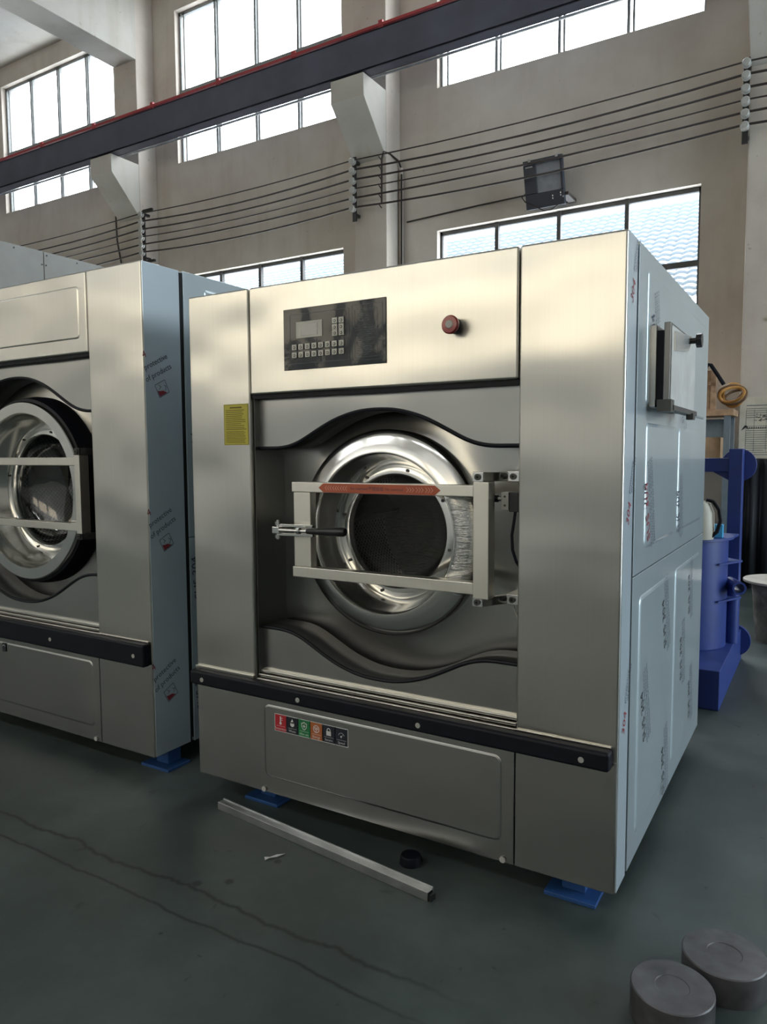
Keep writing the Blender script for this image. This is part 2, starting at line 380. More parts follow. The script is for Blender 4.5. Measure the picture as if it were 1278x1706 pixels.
def text(name, strings, parent, mat):
    """strings: [(text, size, origin, dir, up, align)] flattened into one mesh; returns the object"""
    mb = MB()
    for (t, size, o, d, u, al) in strings:
        cu = bpy.data.curves.new('t', 'FONT'); cu.body = t; cu.size = size; cu.align_x = al; cu.resolution_u = 2
        ob = bpy.data.objects.new('t', cu); C.objects.link(ob)
        bpy.context.view_layer.update()
        me = bpy.data.meshes.new_from_object(ob.evaluated_get(bpy.context.evaluated_depsgraph_get()))
        d = Vector(d).normalized(); u = Vector(u).normalized(); o = Vector(o)
        mb.add([o+d*v.co.x+u*v.co.y for v in me.vertices], [tuple(p.vertices) for p in me.polygons])
        bpy.data.objects.remove(ob); bpy.data.meshes.remove(me); bpy.data.curves.remove(cu)
    return mb.build(name, mat, parent, smooth=False) if mb.v else None

# ------------------------------------------------------------------ the hall
WY, ROOF = 9.5, 9.43
X0, X1, YB = -20.0, 8.0, -8.5
struct(MB().box(X0, X1, YB, WY+0.3, -0.2, 0).build('floor', 'floor_paint', smooth=False))
struct(MB().box(X0, X1, YB, WY+0.3, ROOF, ROOF+0.2).build('ceiling', 'whitewash', smooth=False))
BAY = 5.03
wins = []          # (x0, x1, z0, z1)
for k in range(-2, 3):
    xa = -4.83-BAY*1.0*k; wins.append((xa, xa+3.44, 6.535, 9.06, 1)); (wins.append((xa, xa+3.44, 1.9, 4.615, 0)) if k >= 0 else None)
def wall_with_holes(y0, y1, xa, xb, za, zb, holes, mb):
    xs = sorted({xa, xb}|{h[0] for h in holes}|{h[1] for h in holes}); xs = [x for x in xs if xa <= x <= xb]
    zs = sorted({za, zb}|{h[2] for h in holes}|{h[3] for h in holes})
    for i in range(len(xs)-1):
        z_start = za
        cx = (xs[i]+xs[i+1])/2
        for j in range(len(zs)-1):
            cz = (zs[j]+zs[j+1])/2
            if any(h[0] < cx < h[1] and h[2] < cz < h[3] for h in holes):
                if zs[j] > z_start: mb.box(xs[i], xs[i+1], y0, y1, z_start, zs[j])
                z_start = zs[j+1]
        if z_start < zb: mb.box(xs[i], xs[i+1], y0, y1, z_start, zb)
    return mb
vis = [w for w in wins if X0 < w[0] and w[1] < X1]
struct(wall_with_holes(WY, WY+0.3, X0, X1, 0, ROOF, vis, MB()).build('wall_north', 'plaster', smooth=False))
struct(MB().box(X0-0.2, X0, YB, WY, 0, ROOF).build('wall_west', 'back_wall', smooth=False))
struct(MB().box(X1, X1+0.2, YB, WY, 0, ROOF).build('wall_east', 'back_wall', smooth=False))
struct(MB().box(X0, X1, YB-0.3, YB, 0, ROOF).build('wall_south', 'back_wall', smooth=False))

for i, (xa, xb, za, zb, up) in enumerate(vis):
    fr = MB(); yf = WY+0.10; t = 0.035
    bar = 'window_bar' if up else 'window_bar_dark'
    fr.box(xa, xa+t, yf, yf+0.05, za, zb).box(xb-t, xb, yf, yf+0.05, za, zb).box(xa, xb, yf, yf+0.05, zb-t*1.5, zb).box(xa, xb, yf, yf+0.05, za, za+t)
    pw = (xb-xa)/4
    for k in (1, 2, 3):
        xm = xa+pw*k
        if up: fr.box(xm-0.048, xm-0.012, yf+0.0, yf+0.05, za, zb).box(xm+0.020, xm+0.046, yf+0.0, yf+0.05, za, zb)
        else: fr.box(xm-0.025, xm+0.025, yf-0.02, yf+0.05, za, zb)
    for zt in ((7.74,) if up else (3.735, 2.8)): fr.box(xa, xb, yf-0.01, yf+0.05, zt-0.035, zt+0.035)
    if up: fr.box(xa+0.1, xa+0.125, yf, yf+0.04, za, zb)
    w = struct(fr.build('window_%d' % (i+1), bar, smooth=False))
    MB().box(xa+t, xb-t, yf+0.02, yf+0.026, za+t, zb-t).build('window_pane', 'pane', w, smooth=False)
    area('window_portal', ((xa+xb)/2, WY+0.29, (za+zb)/2), xb-xa, zb-za, (0, -1, 0), (1, 1, 1), 1, portal=True)

# concrete columns with crane corbels and the roof girders they carry
PW, PY = 0.53, 9.105
for k, xr in enumerate((-15.43, -10.40, -5.42, -0.34, 4.66)):
    xl = xr-PW
    c = struct(MB().box(xl, xr, PY, WY, 0, ROOF).build('concrete_column', 'plaster', bevel=0.012))
    cb = [(PY, 5.60), (PY-0.58, 6.21), (PY-0.58, 6.50), (PY, 6.50)]
    MB().prism(cb, lambda y, z, x: (x, y, z), xl, xr).build('corbel', 'whitewash', c, bevel=0.01)
    struct(MB().box(xl-0.02, xr-0.001, YB, PY+0.05, 8.24, ROOF).build('roof_girder', 'whitewash', bevel=0.01))

# crane runway girder with its rail
cr = thing('crane_beam', (-6, 8.62, 6.5), 'long dark navy steel crane girder resting on the concrete corbels', 'beam')
g = MB(); g.box(X0+0.05, X1-0.05, 8.53, 8.55, 6.52, 6.98); g.box(X0+0.05, X1-0.05, 8.53, 8.72, 6.52, 6.54); g.box(X0+0.05, X1-0.05, 8.53, 8.72, 6.96, 6.98)
g.box(X0+0.05, X1-0.05, 8.70, 8.72, 6.52, 6.98); g.build('girder', 'navy_beam', cr, bevel=0.004)
rl = MB(); rl.box(X0+0.05, X1-0.05, 8.54, 8.59, 7.01, 7.045)
rl.build('rail', 'rail_red', cr)
rc = MB()
x = X0+0.6
while x < X1-0.5:
    rc.box(x, x+0.06, 8.545, 8.585, 6.975, 7.085); x += 1.42
rc.build('rail_clips', 'rail_red', cr)
tag(MB().tube([(X0+0.1, 8.90, 6.60), (X1-0.1, 8.90, 6.60)], 0.018).build('steel_pipe', 'galv'), 'thin grey pipe running on the corbels behind the crane girder', 'pipe')

# overhead bare wires on insulator racks
ZW = [5.60, 5.472, 5.337, 5.212, 5.085, 4.958]; RX = (-10.2, -5.88, -0.895)
ords = ['topmost', 'second from the top', 'third from the top', 'third from the bottom', 'second from the bottom', 'lowest']
for i, z in enumerate(ZW):
    pts = []; sup = [X0+0.1, -15.2, -10.2, -5.88, -0.895, 4.1, X1-0.1]
    for a, b_ in zip(sup[:-1], sup[1:]):
        for k in range(8):
            t = k/8; pts.append((a+(b_-a)*t, 8.94, z-(0.05+0.01*((i*3) % 4))*4*t*(1-t)))
    pts.append((sup[-1], 8.94, z))
    tag(MB().tube(pts, 0.009 if i in (0, 3) else 0.013, 6).build('power_wire', 'wire'), '%s of the six dark parallel wires strung along the upper wall' % ords[i].capitalize() if i else 'Topmost of the six dark parallel wires strung along the upper wall', 'wire', 'six dark wires strung along the wall')
for j, x in enumerate(RX):
    r = thing('insulator_rack', (x, 8.97, 4.84), ['black rack of pale insulators on the left concrete column, level with its corner', 'black rack of pale insulators on the middle concrete column under the corbel', 'black rack of pale insulators at the far right column edge'][j], 'insulator rack', 'insulator racks carrying the wires')
    b_ = MB().box(x-0.03, x+0.03, 8.985, 9.01, 4.78, 5.66).box(x-0.025, x+0.025, 9.0, 9.12, 5.58, 5.62).box(x-0.025, x+0.025, 9.0, 9.12, 4.85, 4.89)
    if j == 0:
        b_.box(x, x+0.22, 8.98, 9.02, 5.62, 5.67).box(x, x+0.25, 8.98, 9.02, 4.78, 4.82)
    b_.build('bracket', 'black_plastic', r)
    for z in ZW:
        q = MB(); q.lathe_y([(0.0, 8.905), (0.034, 8.905), (0.045, 8.915), (0.045, 8.935), (0.028, 8.945), (0.045, 8.955), (0.045, 8.975), (0.03, 8.985), (0, 8.985)], x, z-0.015, 16)
        q.build('insulator', 'ceramic', r)

# conduit beside the middle column
pth = [(-5.375, 9.44, 2.5), (-5.375, 9.44, 5.55), (-5.38, 9.38, 5.63), (-5.42, 9.2, 5.68), (-5.43, 9.05, 5.66), (-5.43, 9.0, 5.55), (-5.43, 8.99, 4.95)]
cd = thing('conduit_pipe', (-5.375, 9.44, 2.5), 'vertical conduit hugging the middle column, curling over beside the wires', 'pipe')
MB().tube(pth[:2], 0.028, 10).build('pipe', 'plaster', cd)
MB().tube(pth[1:], 0.014, 8).build('bent_cable', 'wire', cd)
for z in ZW: MB().tube([(-5.43, 8.99, z-0.07), (-5.46, 8.965, z-0.02)], 0.008, 6).build('wire_tap', 'wire', cd)
MB().tube([(-5.36, 9.40, 2.5), (-5.345, 9.40, 5.45)], 0.014, 8).build('thin_cable', 'wire', cd)
tag(MB().tube([(-5.3, 9.47, 4.80), (-4.2, 9.47, 4.84), (-3.35, 9.40, 4.83)], 0.011, 6).build('lamp_cable', 'wire'), 'thin cable along the wall from middle column to floodlight', 'cable')
tag(MB().tube([(-11.0, 9.08, 5.72), (-10.96, 9.06, 5.3), (-10.9, 9.08, 4.9)], 0.016, 6).build('hanging_strap', 'wire'), 'short black strap hanging down the left concrete column under its corbel', 'strap')

# floodlight on the wall
fl = thing('floodlight', (-3.07, 9.2, 4.5), 'square dark navy floodlight with glass front mounted over the lower window', 'light')
def fp(u, v, w):   # u right 0..0.52, v down 0..0.57, w back
    a = math.radians(16); return Vector((-3.40+u*1.015, 9.02+v*math.sin(a)+w*math.cos(a), 5.105-v*math.cos(a)+w*math.sin(a)))
def fbox(mb, u0, u1, v0, v1, w0, w1): mb.hexa([fp(u0, v1, w0), fp(u1, v1, w0), fp(u1, v1, w1), fp(u0, v1, w1), fp(u0, v0, w0), fp(u1, v0, w0), fp(u1, v0, w1), fp(u0, v0, w1)])
m = MB(); fbox(m, 0, 0.49, 0, 0.57, 0.03, 0.065); fbox(m, 0.08, 0.36, 0.08, 0.46, 0.065, 0.15)
fbox(m, 0, 0.49, 0, 0.05, 0, 0.03); fbox(m, 0, 0.49, 0.39, 0.57, 0, 0.03); fbox(m, 0, 0.16, 0.05, 0.39, 0, 0.03); fbox(m, 0.455, 0.49, 0.05, 0.39, 0, 0.03)
m.build('housing', 'flood_body', fl, bevel=0.008)
m = MB(); fbox(m, 0.16, 0.455, 0.05, 0.39, 0.024, 0.029); m.build('reflector', 'pale_top', fl)
m = MB(); fbox(m, 0.16, 0.455, 0.05, 0.39, 0.008, 0.012); m.build('front_glass', 'flood_glass', fl)
m = MB(); fbox(m, 0.07, 0.10, -0.012, 0.02, -0.01, 0.05); m.build('clip', 'ceramic', fl)
m = MB(); fbox(m, 0.41, 0.44, -0.012, 0.02, -0.01, 0.05); m.build('clip', 'ceramic', fl)
m = MB(); fbox(m, 0.03, 0.12, 0.07, 0.085, -0.003, 0.003); m.build('nameplate', 'ceramic', fl)
for u, v in ((0.34, 0.44), (0.34, 0.47), (0.44, 0.42), (0.44, 0.45), (0.47, 0.47)):
    m = MB(); fbox(m, u, u+0.012, v, v+0.018, -0.003, 0.004); m.build('gear_screw', 'chrome', fl)
MB().box(-2.95, -2.86, 9.17, 9.499, 4.66, 4.70).build('mounting_bracket', 'wire', fl); MB().box(-3.42, -3.37, 9.2, 9.499, 4.66, 4.70).build('mounting_bracket', 'black_plastic', fl)
MB().tube([(-3.40, 9.15, 4.76), (-3.45, 9.15, 4.72), (-3.41, 9.15, 4.66), (-3.25, 9.13, 4.56), (-3.15, 9.12, 4.50), (-3.05, 9.12, 4.50), (-2.97, 9.15, 4.56)], 0.008, 6).build('cable_loop', 'wire', fl)

# tiled roof of the building next door, seen through the lower windows
def tile_roof():
    mb = MB(); nx = 7; pitch = 0.235; rows = 22; run = 0.26
    xa, xb = -21.0, 1.0; y0, z0 = 14.2, 4.15; sl = math.radians(34)
    cols = int((xb-xa)/pitch*nx); vs = []; fs = []; nr = 0
    for r in range(rows):
        for tt, lift in ((0.0, 0.055), (0.5, 0.03), (0.98, 0.0)):
            d = (r+tt)*run
            for i in range(cols+1):
                x = xa+i*pitch/nx; h = lift+0.035*abs(math.sin(PI*i/nx))+0.0
                vs.append((x, y0+d*math.cos(sl)-h*math.sin(sl), z0+d*math.sin(sl)+h*math.cos(sl)))
            nr += 1
    for j in range(nr-1):
        for i in range(cols):
            a = j*(cols+1)+i; fs.append((a, a+1, a+cols+2, a+cols+1))
    mb.add(vs, fs)
    yt = y0+rows*run*math.cos(sl); zt = z0+rows*run*math.sin(sl)
    return mb, y0, z0, yt, zt
tr, ry, rz, yt, zt = tile_roof()
nb = thing('neighbouring_building', (-10, 16, 0), 'pale blue tiled roof of the building outside the lower windows', 'building')
tr.build('tiled_roof', 'roof_tile', nb, angle=60)
MB().cyl((-21, yt, zt+0.05), (1.0, yt, zt+0.05), 0.17).build('ridge_cap', 'outside_wall', nb)
MB().box(-21, 1.0, 14.45, 14.7, 0, 4.15).build('outer_wall', 'outside_wall', nb)

# ------------------------------------------------------------------ washing machines
FY = 2.285
def arc_curve(cx, s1, s2, base, h, ws, sign):
    T = [(0, 1), (0.05, 0.99), (0.1, 0.945), (0.15, 0.855), (0.2, 0.735), (0.25, 0.57), (0.3, 0.385), (0.34, 0.235), (0.38, 0.11), (0.42, 0.035), (0.46, 0)]
    xs = []; n = 72
    for i in range(n+1):
        x = s1+(s2-s1)*i/n; d = abs(x-cx)/ws; v = 0
        for (a, va), (b, vb) in zip(T[:-1], T[1:]):
            if a <= d <= b:
                t = (d-a)/(b-a); v = va+(vb-va)*t; break
        xs.append((x, base+sign*h*v))
    # soften
    for _ in range(3):
        xs = [xs[0]]+[(xs[i][0], (xs[i-1][1]+2*xs[i][1]+xs[i+1][1])/4) for i in range(1, n)]+[xs[-1]]
    return xs
def fy(x, z, y): return Vector((x, y, z))
def fside(X):
    return lambda y, z, w: Vector((X+w, y, z))

def machine(P, root):
    XL, S1, S2, XR, ZT, ZC, CX, CZ = (P[k] for k in ('XL', 'S1', 'S2', 'XR', 'ZT', 'ZC', 'CX', 'CZ'))
    YB_ = 3.99; ZB = 0.10; RP = FY+0.05; IP = 2.49
    BZ0, BZ1 = P['BZ']
    # columns: front sheet wraps round to a short side return
    for (a, b) in ((XL, S1-0.002), (S2+0.002, XR)):
        m = MB().box(a, b, FY, FY+0.12, ZB, ZT)
        c = m.build('front_column', 'steel', root, bevel=0.009, seg=3)
        out = -1 if a == XL else 1; X = XL if a == XL else XR
        m = MB().box(X-out*0.01, X+out*0.0015, FY+0.007, P['GAP'][0], ZB+0.004, ZT-0.004)
        f = m.build('protective_film', 'film_steel', c, bevel=0.001)
        if out == 1: P['film'] = f
    # black strips standing in for shade in the column gaps, then inner frames
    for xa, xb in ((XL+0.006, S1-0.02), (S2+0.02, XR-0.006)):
        MB().box(xa, xb, P['GAP'][0]-0.002, P['GAP'][1]+0.001, ZB+0.02, ZT-0.01).build('gap_shade_strip', 'black_void', root)
    MB().box(S1-0.25, S1-0.0005, FY+0.10, IP+0.02, ZB+0.02, ZT-0.02).build('inner_frame', 'steel_dark', root)
    MB().box(S2+0.0005, S2+0.25, FY+0.10, IP+0.02, ZB+0.02, ZT-0.02).build('inner_frame', 'steel_dark', root)
    # side panels, upper and lower, with pressed fields
    zs = P['ZS']
    for side, X in ((-1, XL), (1, XR)):
        fn = (lambda X, s: (lambda y, z, w: Vector((X+s*w, y, z))))(X, side)
        for nm, z0, z1 in (('side_panel', zs+0.002, ZT), ('side_panel', ZB, zs-0.002)):
            mb = MB().box(X-side*0.018, X, P['GAP'][1], YB_, z0, z1)
            if z0 > 1:
                mb.plateau(P['GAP'][1]+0.13, 3.90, 1.655, ZT-0.06, 0.02, 0.004, 0.012, fn)
                mb.plateau(P['GAP'][1]+0.15, 3.16, 1.17, 1.60, 0.03, 0.005, 0.014, fn)
                mb.plateau(3.22, 3.88, 1.17, 1.60, 0.03, 0.005, 0.014, fn)
            else:
                mb.plateau(P['GAP'][1]+0.10, 3.12, 0.18, zs-0.08, 0.03, 0.005, 0.014, fn)
                mb.plateau(3.22, 3.88, 0.18, zs-0.08, 0.03, 0.005, 0.014, fn)
            o = mb.build(nm, 'film_plastic', root, bevel=0.002, angle=10)
            if side == 1: P.setdefault('sides', []).append(o)
    MB().box(XL+0.01, XR-0.01, FY+0.1, YB_-0.01, ZT-0.03, ZT-0.004).build('top_panel', 'steel_plain', root)
    MB().box(XL+0.02, XR-0.02, YB_-0.02, YB_, ZB, ZT).build('back_panel', 'steel_plain', root)
    # control cover
    cc = MB().box(S1+0.002, S2-0.002, FY, RP+0.02, ZC, ZT)
    if P.get('emb'): cc.plateau(*P['emb'], 0.02, 0.003, 0.008, lambda u, v, w: Vector((u, FY-w, v)))
    cc.build('control_cover', 'steel', root, bevel=0.009, seg=3, angle=10)
    MB().box(S1+0.002, S2-0.002, FY+0.012, RP+0.03, ZC-0.016, ZC+0.002).build('dark_gap_strip', 'black_rubber', root)  # black strip filling the gap under the control cover
    MB().box(S1+0.001, S1+0.006, FY+0.02, IP, BZ1, ZC).build('edge_strip', 'steel_dark', root)
    # front plates above and below the door, with wave edges
    up = arc_curve(CX, S1, S2, P['CT'], P['CH'], P['WS'], 1); lo = arc_curve(CX, S1, S2, P['CB'], P['CH'], P['WS'], -1)
    m = MB().prism([(S1, ZC-0.01)]+up+[(S2, ZC-0.01)], fy, RP, RP+0.012); m.build('front_plate', 'steel_plain', root, bevel=0.003)
    m = MB().prism([(S1, BZ1+0.02)]+lo+[(S2, BZ1+0.02)], fy, RP, RP+0.012); m.build('front_plate', 'steel_plain', root, bevel=0.003)
    for cur, sg in ((up, -1), (lo, 1)):
        tr_ = MB().tube([(x, RP-0.001, z) for x, z in cur], 0.0075, 8).build('edge_trim', 'black_rubber', root)
        le = MB(); n = len(cur)
        le.add([(x, RP+0.002, z) for x, z in cur]+[(x, IP+0.005, z) for x, z in cur], [(i, i+1, n+i+1, n+i) for i in range(n-1)])
        le.build('ledge', 'ledge_dark', root, solid=0.003)
    # dished inner front behind the door
    R0, RL, RG = P['R'];
    m = MB(); vs = []; nx, nz = 40, 40; zz0, zz1 = P['CB']-P['CH']-0.02, P['CT']+P['CH']+0.02; hole = R0*0.93
    ang = 96; prof = []
    rad = [hole, hole*1.03, R0*1.02, R0*1.1, R0*1.25, R0*1.45, R0*2.1]; yy = [IP-0.035, IP-0.02, IP-0.012, IP-0.004, IP, IP, IP]
    pts = []
    for i in range(ang):
        t = 2*PI*i/ang
        for r, y in zip(rad, yy):
            x = CX+r*math.cos(t); z = CZ+r*math.sin(t)
            x = min(max(x, S1), S2); z = min(max(z, zz0), zz1); pts.append((x, y, z))
    k = len(rad); fs = [(i*k+q, ((i+1) % ang)*k+q, ((i+1) % ang)*k+q+1, i*k+q+1) for i in range(ang) for q in range(k-1)]
    m.add(pts, fs); m.build('inner_front', 'steel_plain', root, angle=12)
    # door ring
    if P['main']:
        prof = [(R0*0.97, 2.475), (R0*0.995, 2.45), (R0, 2.40), (R0-0.003, 2.388), (R0-0.012, 2.380), (R0-0.030, 2.372), (R0-0.055, 2.362), (RL+0.012, 2.352), (RL+0.004, 2.352), (RL, 2.358), (RL-0.004, 2.385), (RL*0.93, 2.42), (RG+0.045, 2.462), (RG+0.04, 2.475)]
    else:
        prof = [(R0*0.98, 2.475), (R0, 2.44), (R0, 2.362), (R0-0.006, 2.355), (RL+0.006, 2.355), (RL, 2.362), (RL-0.004, 2.40), (RL*0.93, 2.44), (RG+0.045, 2.475), (RG+0.04, 2.49)]
    ring = MB().lathe_y(prof, CX, CZ, 128).build('door_ring', 'steel_polish', root, angle=45)
    if not P['main']:
        MB().lathe_y([(R0*0.985, 2.372), (R0*1.03, 2.378), (R0*1.06, 2.44), (R0*1.06, 2.49)], CX, CZ, 96).build('dark_outer_ring', 'black_rubber', root)  # black ring around the outside of the left door ring
    yg = prof[-1][1]
    fl_ = MB().lathe_y([(RG+0.05, yg), (RG+0.035, yg-0.012), (RG+0.004, yg-0.012), (RG-0.004, yg-0.004), (RG-0.006, yg+0.03)], CX, CZ, 96).build('glass_flange', 'steel_polish', root, angle=45)
    for i in range(8):
        t = 2*PI*(i+0.5)/8+0.15
        x, z = CX+(RG+0.022)*math.cos(t), CZ+(RG+0.022)*math.sin(t)
        MB().cyl((x, yg-0.010, z), (x, yg-0.018, z), 0.006, n=10).build('bolt', 'iron_dark', fl_)
    MB().lathe_y([(RG-0.002, yg), (RG*0.98, yg+0.02), (RG*0.93, yg+0.06), (RG*0.8, yg+0.10), (RG*0.5, yg+0.125), (0.001, yg+0.13)], CX, CZ, 64).build('door_glass', 'door_glass' if P['main'] else 'door_glass_clear', root, angle=80)
    # drum
    DR = RG+0.16; dm = 'drum_%d' % P['id']; drum_mat(dm, CX, CZ, DR)
    drm = MB().lathe_y([(DR, 2.66), (DR, 3.02)], CX, CZ, 96).build('drum', dm, root, angle=50)
    MB().lathe_y([(RG+0.03, 2.51), (DR-0.04, 2.60), (DR, 2.66)], CX, CZ, 96).build('drum_front', 'steel_dark', drm, angle=50)
    MB().lathe_y([(DR, 3.02), (0.2, 3.02), (0.18, 3.0), (0.0, 3.0)], CX, CZ, 64).build('drum_back', 'drum_dark', drm, angle=50)
    for a in (0.9, 3.0, 5.1):
        lf = MB(); q = []
        for y in (2.68, 3.0):
            for (dr, da) in ((0, -0.16), (0.09, -0.02), (0.09, 0.02), (0, 0.16)):
                q.append((CX+(DR-dr)*math.cos(a+da), y, CZ+(DR-dr)*math.sin(a+da)))
        lf.add(q, [(0, 1, 5, 4), (1, 2, 6, 5), (2, 3, 7, 6), (0, 3, 2, 1), (4, 5, 6, 7)])
        lf.build('lifter', 'drum_dark', drm)
    # door clamp frame of square tube
    YF0, YF1 = 2.30, 2.345
    x0, x1 = P['FX']; zt0, zt1, zb0, zb1 = P['FZ']; pw0 = P['PW']
    df = MB().box(x0, x1, YF0, YF1, zt0, zt1).build('door_frame', 'steel_tube', root, bevel=0.003)
    MB().box(x0, x1, YF0, YF1, zb0, zb1).build('cross_bar', 'steel_tube', df, bevel=0.003)
    MB().box(x1, x1+pw0, YF0-0.004, YF1+0.004, zb0-0.012, zt1+0.012).build('hinge_post', 'steel_tube', df, bevel=0.003)
    MB().box(x0+0.006, x0+0.088, YF0+0.004, YF1-0.002, zb1, zt0).build('latch_post', 'steel_tube', df, bevel=0.003)
    # black latch shaft housing beside the post
    if not P['main']: MB().cyl((x1+pw0+0.03, 2.40, zb0), (x1+pw0+0.03, 2.40, zt1), 0.03).build('hinge_tube', 'black_plastic', df)
    # hinges
    for z, s in ((zt1+0.028, 1), (zb0-0.024, -1)):
        hx = x1-0.004
        h = MB().box(hx, hx+0.04, 2.30, 2.345, z-0.017, z+0.017)
        h.add([(hx+0.036, 2.30, z-0.016), (hx+0.036, 2.345, z-0.016), (hx+0.036, 2.345, z+0.016), (hx+0.036, 2.30, z+0.016),
               (hx+0.09, 2.40, z-0.016), (hx+0.09, 2.44, z-0.016), (hx+0.09, 2.44, z+0.016), (hx+0.09, 2.40, z+0.016)],
              [(0, 1, 2, 3), (4, 7, 6, 5), (0, 4, 5, 1), (1, 5, 6, 2), (2, 6, 7, 3), (3, 7, 4, 0)])
        h.box(hx+0.085, hx+0.135, 2.40, 2.49, z-0.019, z+0.019)
        ho = h.build('hinge', 'chrome' if P['main'] else 'black_plastic', root, bevel=0.003)
        for bx, by in ((hx+0.02, 2.30), (hx+0.108, 2.40)):
            MB().cyl((bx, by, z), (bx, by-0.006, z), 0.011, n=16).build('bolt', 'iron_dark', ho)
            MB().cyl((bx, by-0.005, z), (bx, by-0.008, z), 0.005, n=6).build('socket', 'black_void', ho)
    # bumper bar and step trims
    b = MB().box(P['BX'][0], P['BX'][1], 2.237, FY, BZ0, BZ1).build('bumper', 'black_rubber', root, bevel=0.012, seg=4)
    for x in P['BS']:
        MB().cyl((x, 2.2365, (BZ0+BZ1)/2-0.004), (x, 2.2345, (BZ0+BZ1)/2-0.004), 0.0095, n=18).build('screw', 'ceramic', b)
    st = MB()
    for i, (y, z) in enumerate(((FY+0.002, BZ1+0.001), (FY+0.016, BZ1+0.016), (FY+0.030, BZ1+0.031))):
        st.box(S1+0.003, S2-0.003, y, RP+0.02, z-0.012, z)
    st.build('step_trim', 'steel', root, bevel=0.003)
    MB().box(XL+0.002, S1, FY-0.012, FY, BZ1+0.0, BZ1+0.012).build('drip_trim', 'steel', root, bevel=0.002)
    MB().box(S2, XR-0.02, FY-0.008, FY, BZ1, BZ1+0.006).build('drip_trim', 'steel', root, bevel=0.002)
    # lower service panel
    lp = MB().box(XL+0.002, S2-0.002, FY-0.002, FY+0.015, ZB, BZ0+0.03)
    lp.plateau(S1+0.045, S2-0.045, ZB+0.07, BZ0-0.035, 0.03, 0.003, 0.009, lambda u, v, w: Vector((u, FY-0.002-w, v)))
    lpo = lp.build('lower_panel', 'steel_plain', root, bevel=0.003, angle=10)
    for x in (S1+0.04, S2-0.04):
        MB().cyl((x, FY-0.003, ZB+0.012), (x, FY-0.008, ZB+0.012), 0.011, n=18).build('screw', 'ceramic', lpo)
    MB().box(S2+0.002, XR-0.004, FY-0.001, FY+0.01, ZB, BZ0+0.02).build('corner_panel', 'steel_plain', root, bevel=0.002)
    # blue chassis and feet
    ch = MB()
    for y in (2.42, 3.72): ch.box(XL+0.08, XR-0.08, y, y+0.10, 0.13, 0.20)
    for x in (XL+0.08, XR-0.18): ch.box(x, x+0.10, 2.42, 3.82, 0.13, 0.20)
    ch.box(XL+0.06, XR-0.06, 2.42, YB_-0.1, 0.20, 0.23)
    ch.build('chassis', 'blue_pad', root)
    for (x0_, x1_, y0_, y1_) in P['feet']:
        m = MB().box(x0_, x1_, y0_, y1_, 0, 0.014); cx_ = (x0_+x1_)/2; m.box(cx_-0.04, cx_+0.04, y0_+0.05, y1_-0.01, 0.014, 0.14)
        m.build('foot', 'blue_pad', root, bevel=0.002)

# the main machine in the centre of the picture
main = thing('washing_machine', (-1.436, 3.1, 0), 'large brushed steel industrial washer in the centre with closed round door and dark control panel', 'washing machine', 'industrial washing machines')
PM = dict(id=1, main=True, XL=-2.337, S1=-2.004, S2=-0.868, XR=-0.5306, ZT=2.159, ZC=1.737, CX=-1.436, CZ=1.198,
          GAP=(2.409, 2.442), ZS=1.095, CT=1.524, CB=0.783, CH=0.139, WS=1.0, R=(0.394, 0.302, 0.222), BZ=(0.512, 0.575),
          FX=(-1.812, -1.031), FZ=(1.351, 1.391, 1.014, 1.056), PW=0.058, BX=(-2.335, -0.545), BS=(-2.262, -1.748, -1.213, -0.632),
          feet=[(-2.135, -1.955, 2.35, 2.48), (-0.78, -0.605, 2.335, 2.46), (-2.135, -1.955, 3.7, 3.83), (-0.78, -0.605, 3.7, 3.83)])
machine(PM, main)

# control keypad under its crinkled protective film
KX0, KX1, KZ0, KZ1 = -1.824, -1.363, 1.822, 2.053
kp = MB().box(KX0, KX1, FY-0.004, FY, KZ0, KZ1).build('keypad', 'keypad', main, bevel=0.001)
def ku(u): return KX0+(KX1-KX0)*u
def kv(v): return KZ1-(KZ1-KZ0)*v
MB().box(ku(.135), ku(.40), FY-0.006, FY-0.003, kv(.49), kv(.225)).build('screen_bezel', 'lcd_bezel', kp)
MB().box(ku(.18), ku(.352), FY-0.007, FY-0.0055, kv(.455), kv(.268)).build('screen', 'lcd', kp)
bt = [(.117+.0675*i, v) for v in (.632, .76) for i in range(8)]+[(u, v) for v in (.27, .372, .465) for u in (.527, .59)]
for u, v in bt:
    m = MB().box(ku(u-.024), ku(u+.024), FY-0.009, FY-0.003, kv(v+.045), kv(v-.045)); m.m = 1
    m.cyl((ku(u), FY-0.009, kv(v+0.006)), (ku(u), FY-0.0098, kv(v+0.006)), 0.0055, n=12)
    m.m = 0; m.cyl((ku(u), FY-0.0098, kv(v+0.006)), (ku(u), FY-0.0105, kv(v+0.006)), 0.0032, n=10)
    m.build('push_button', ['button_grey', 'ink'], kp)
ln = MB()
def hline(mb, x0, x1, z, t, y): mb.box(x0, x1, y-0.0004, y, z-t/2, z+t/2)
def vline(mb, x, z0, z1, t, y): mb.box(x-t/2, x+t/2, y-0.0004, y, z0, z1)
yk = FY-0.0042
for (a, b, c, d) in ((.07, .66, .10, .90), (.69, .97, .07, .93), (.715, .925, .14, .43), (.715, .925, .46, .88)):
    hline(ln, ku(a), ku(b), kv(c), .0012, yk); hline(ln, ku(a), ku(b), kv(d), .0012, yk); vline(ln, ku(a), kv(d), kv(c), .0012, yk); vline(ln, ku(b), kv(d), kv(c), .0012, yk)
for i in range(12):
    hline(ln, ku(.735), ku(.90-0.03*((i*7) % 3)), kv(.50+.031*i), .0014, yk)
for i in range(7): hline(ln, ku(.74+.01*(i % 2)), ku(.86), kv(.18+.035*i), .0012, yk)
plain('print_dim', (0.10, 0.13, 0.15), 0.5)
ln.build('printed_lines', 'print_dim', kp, smooth=False)

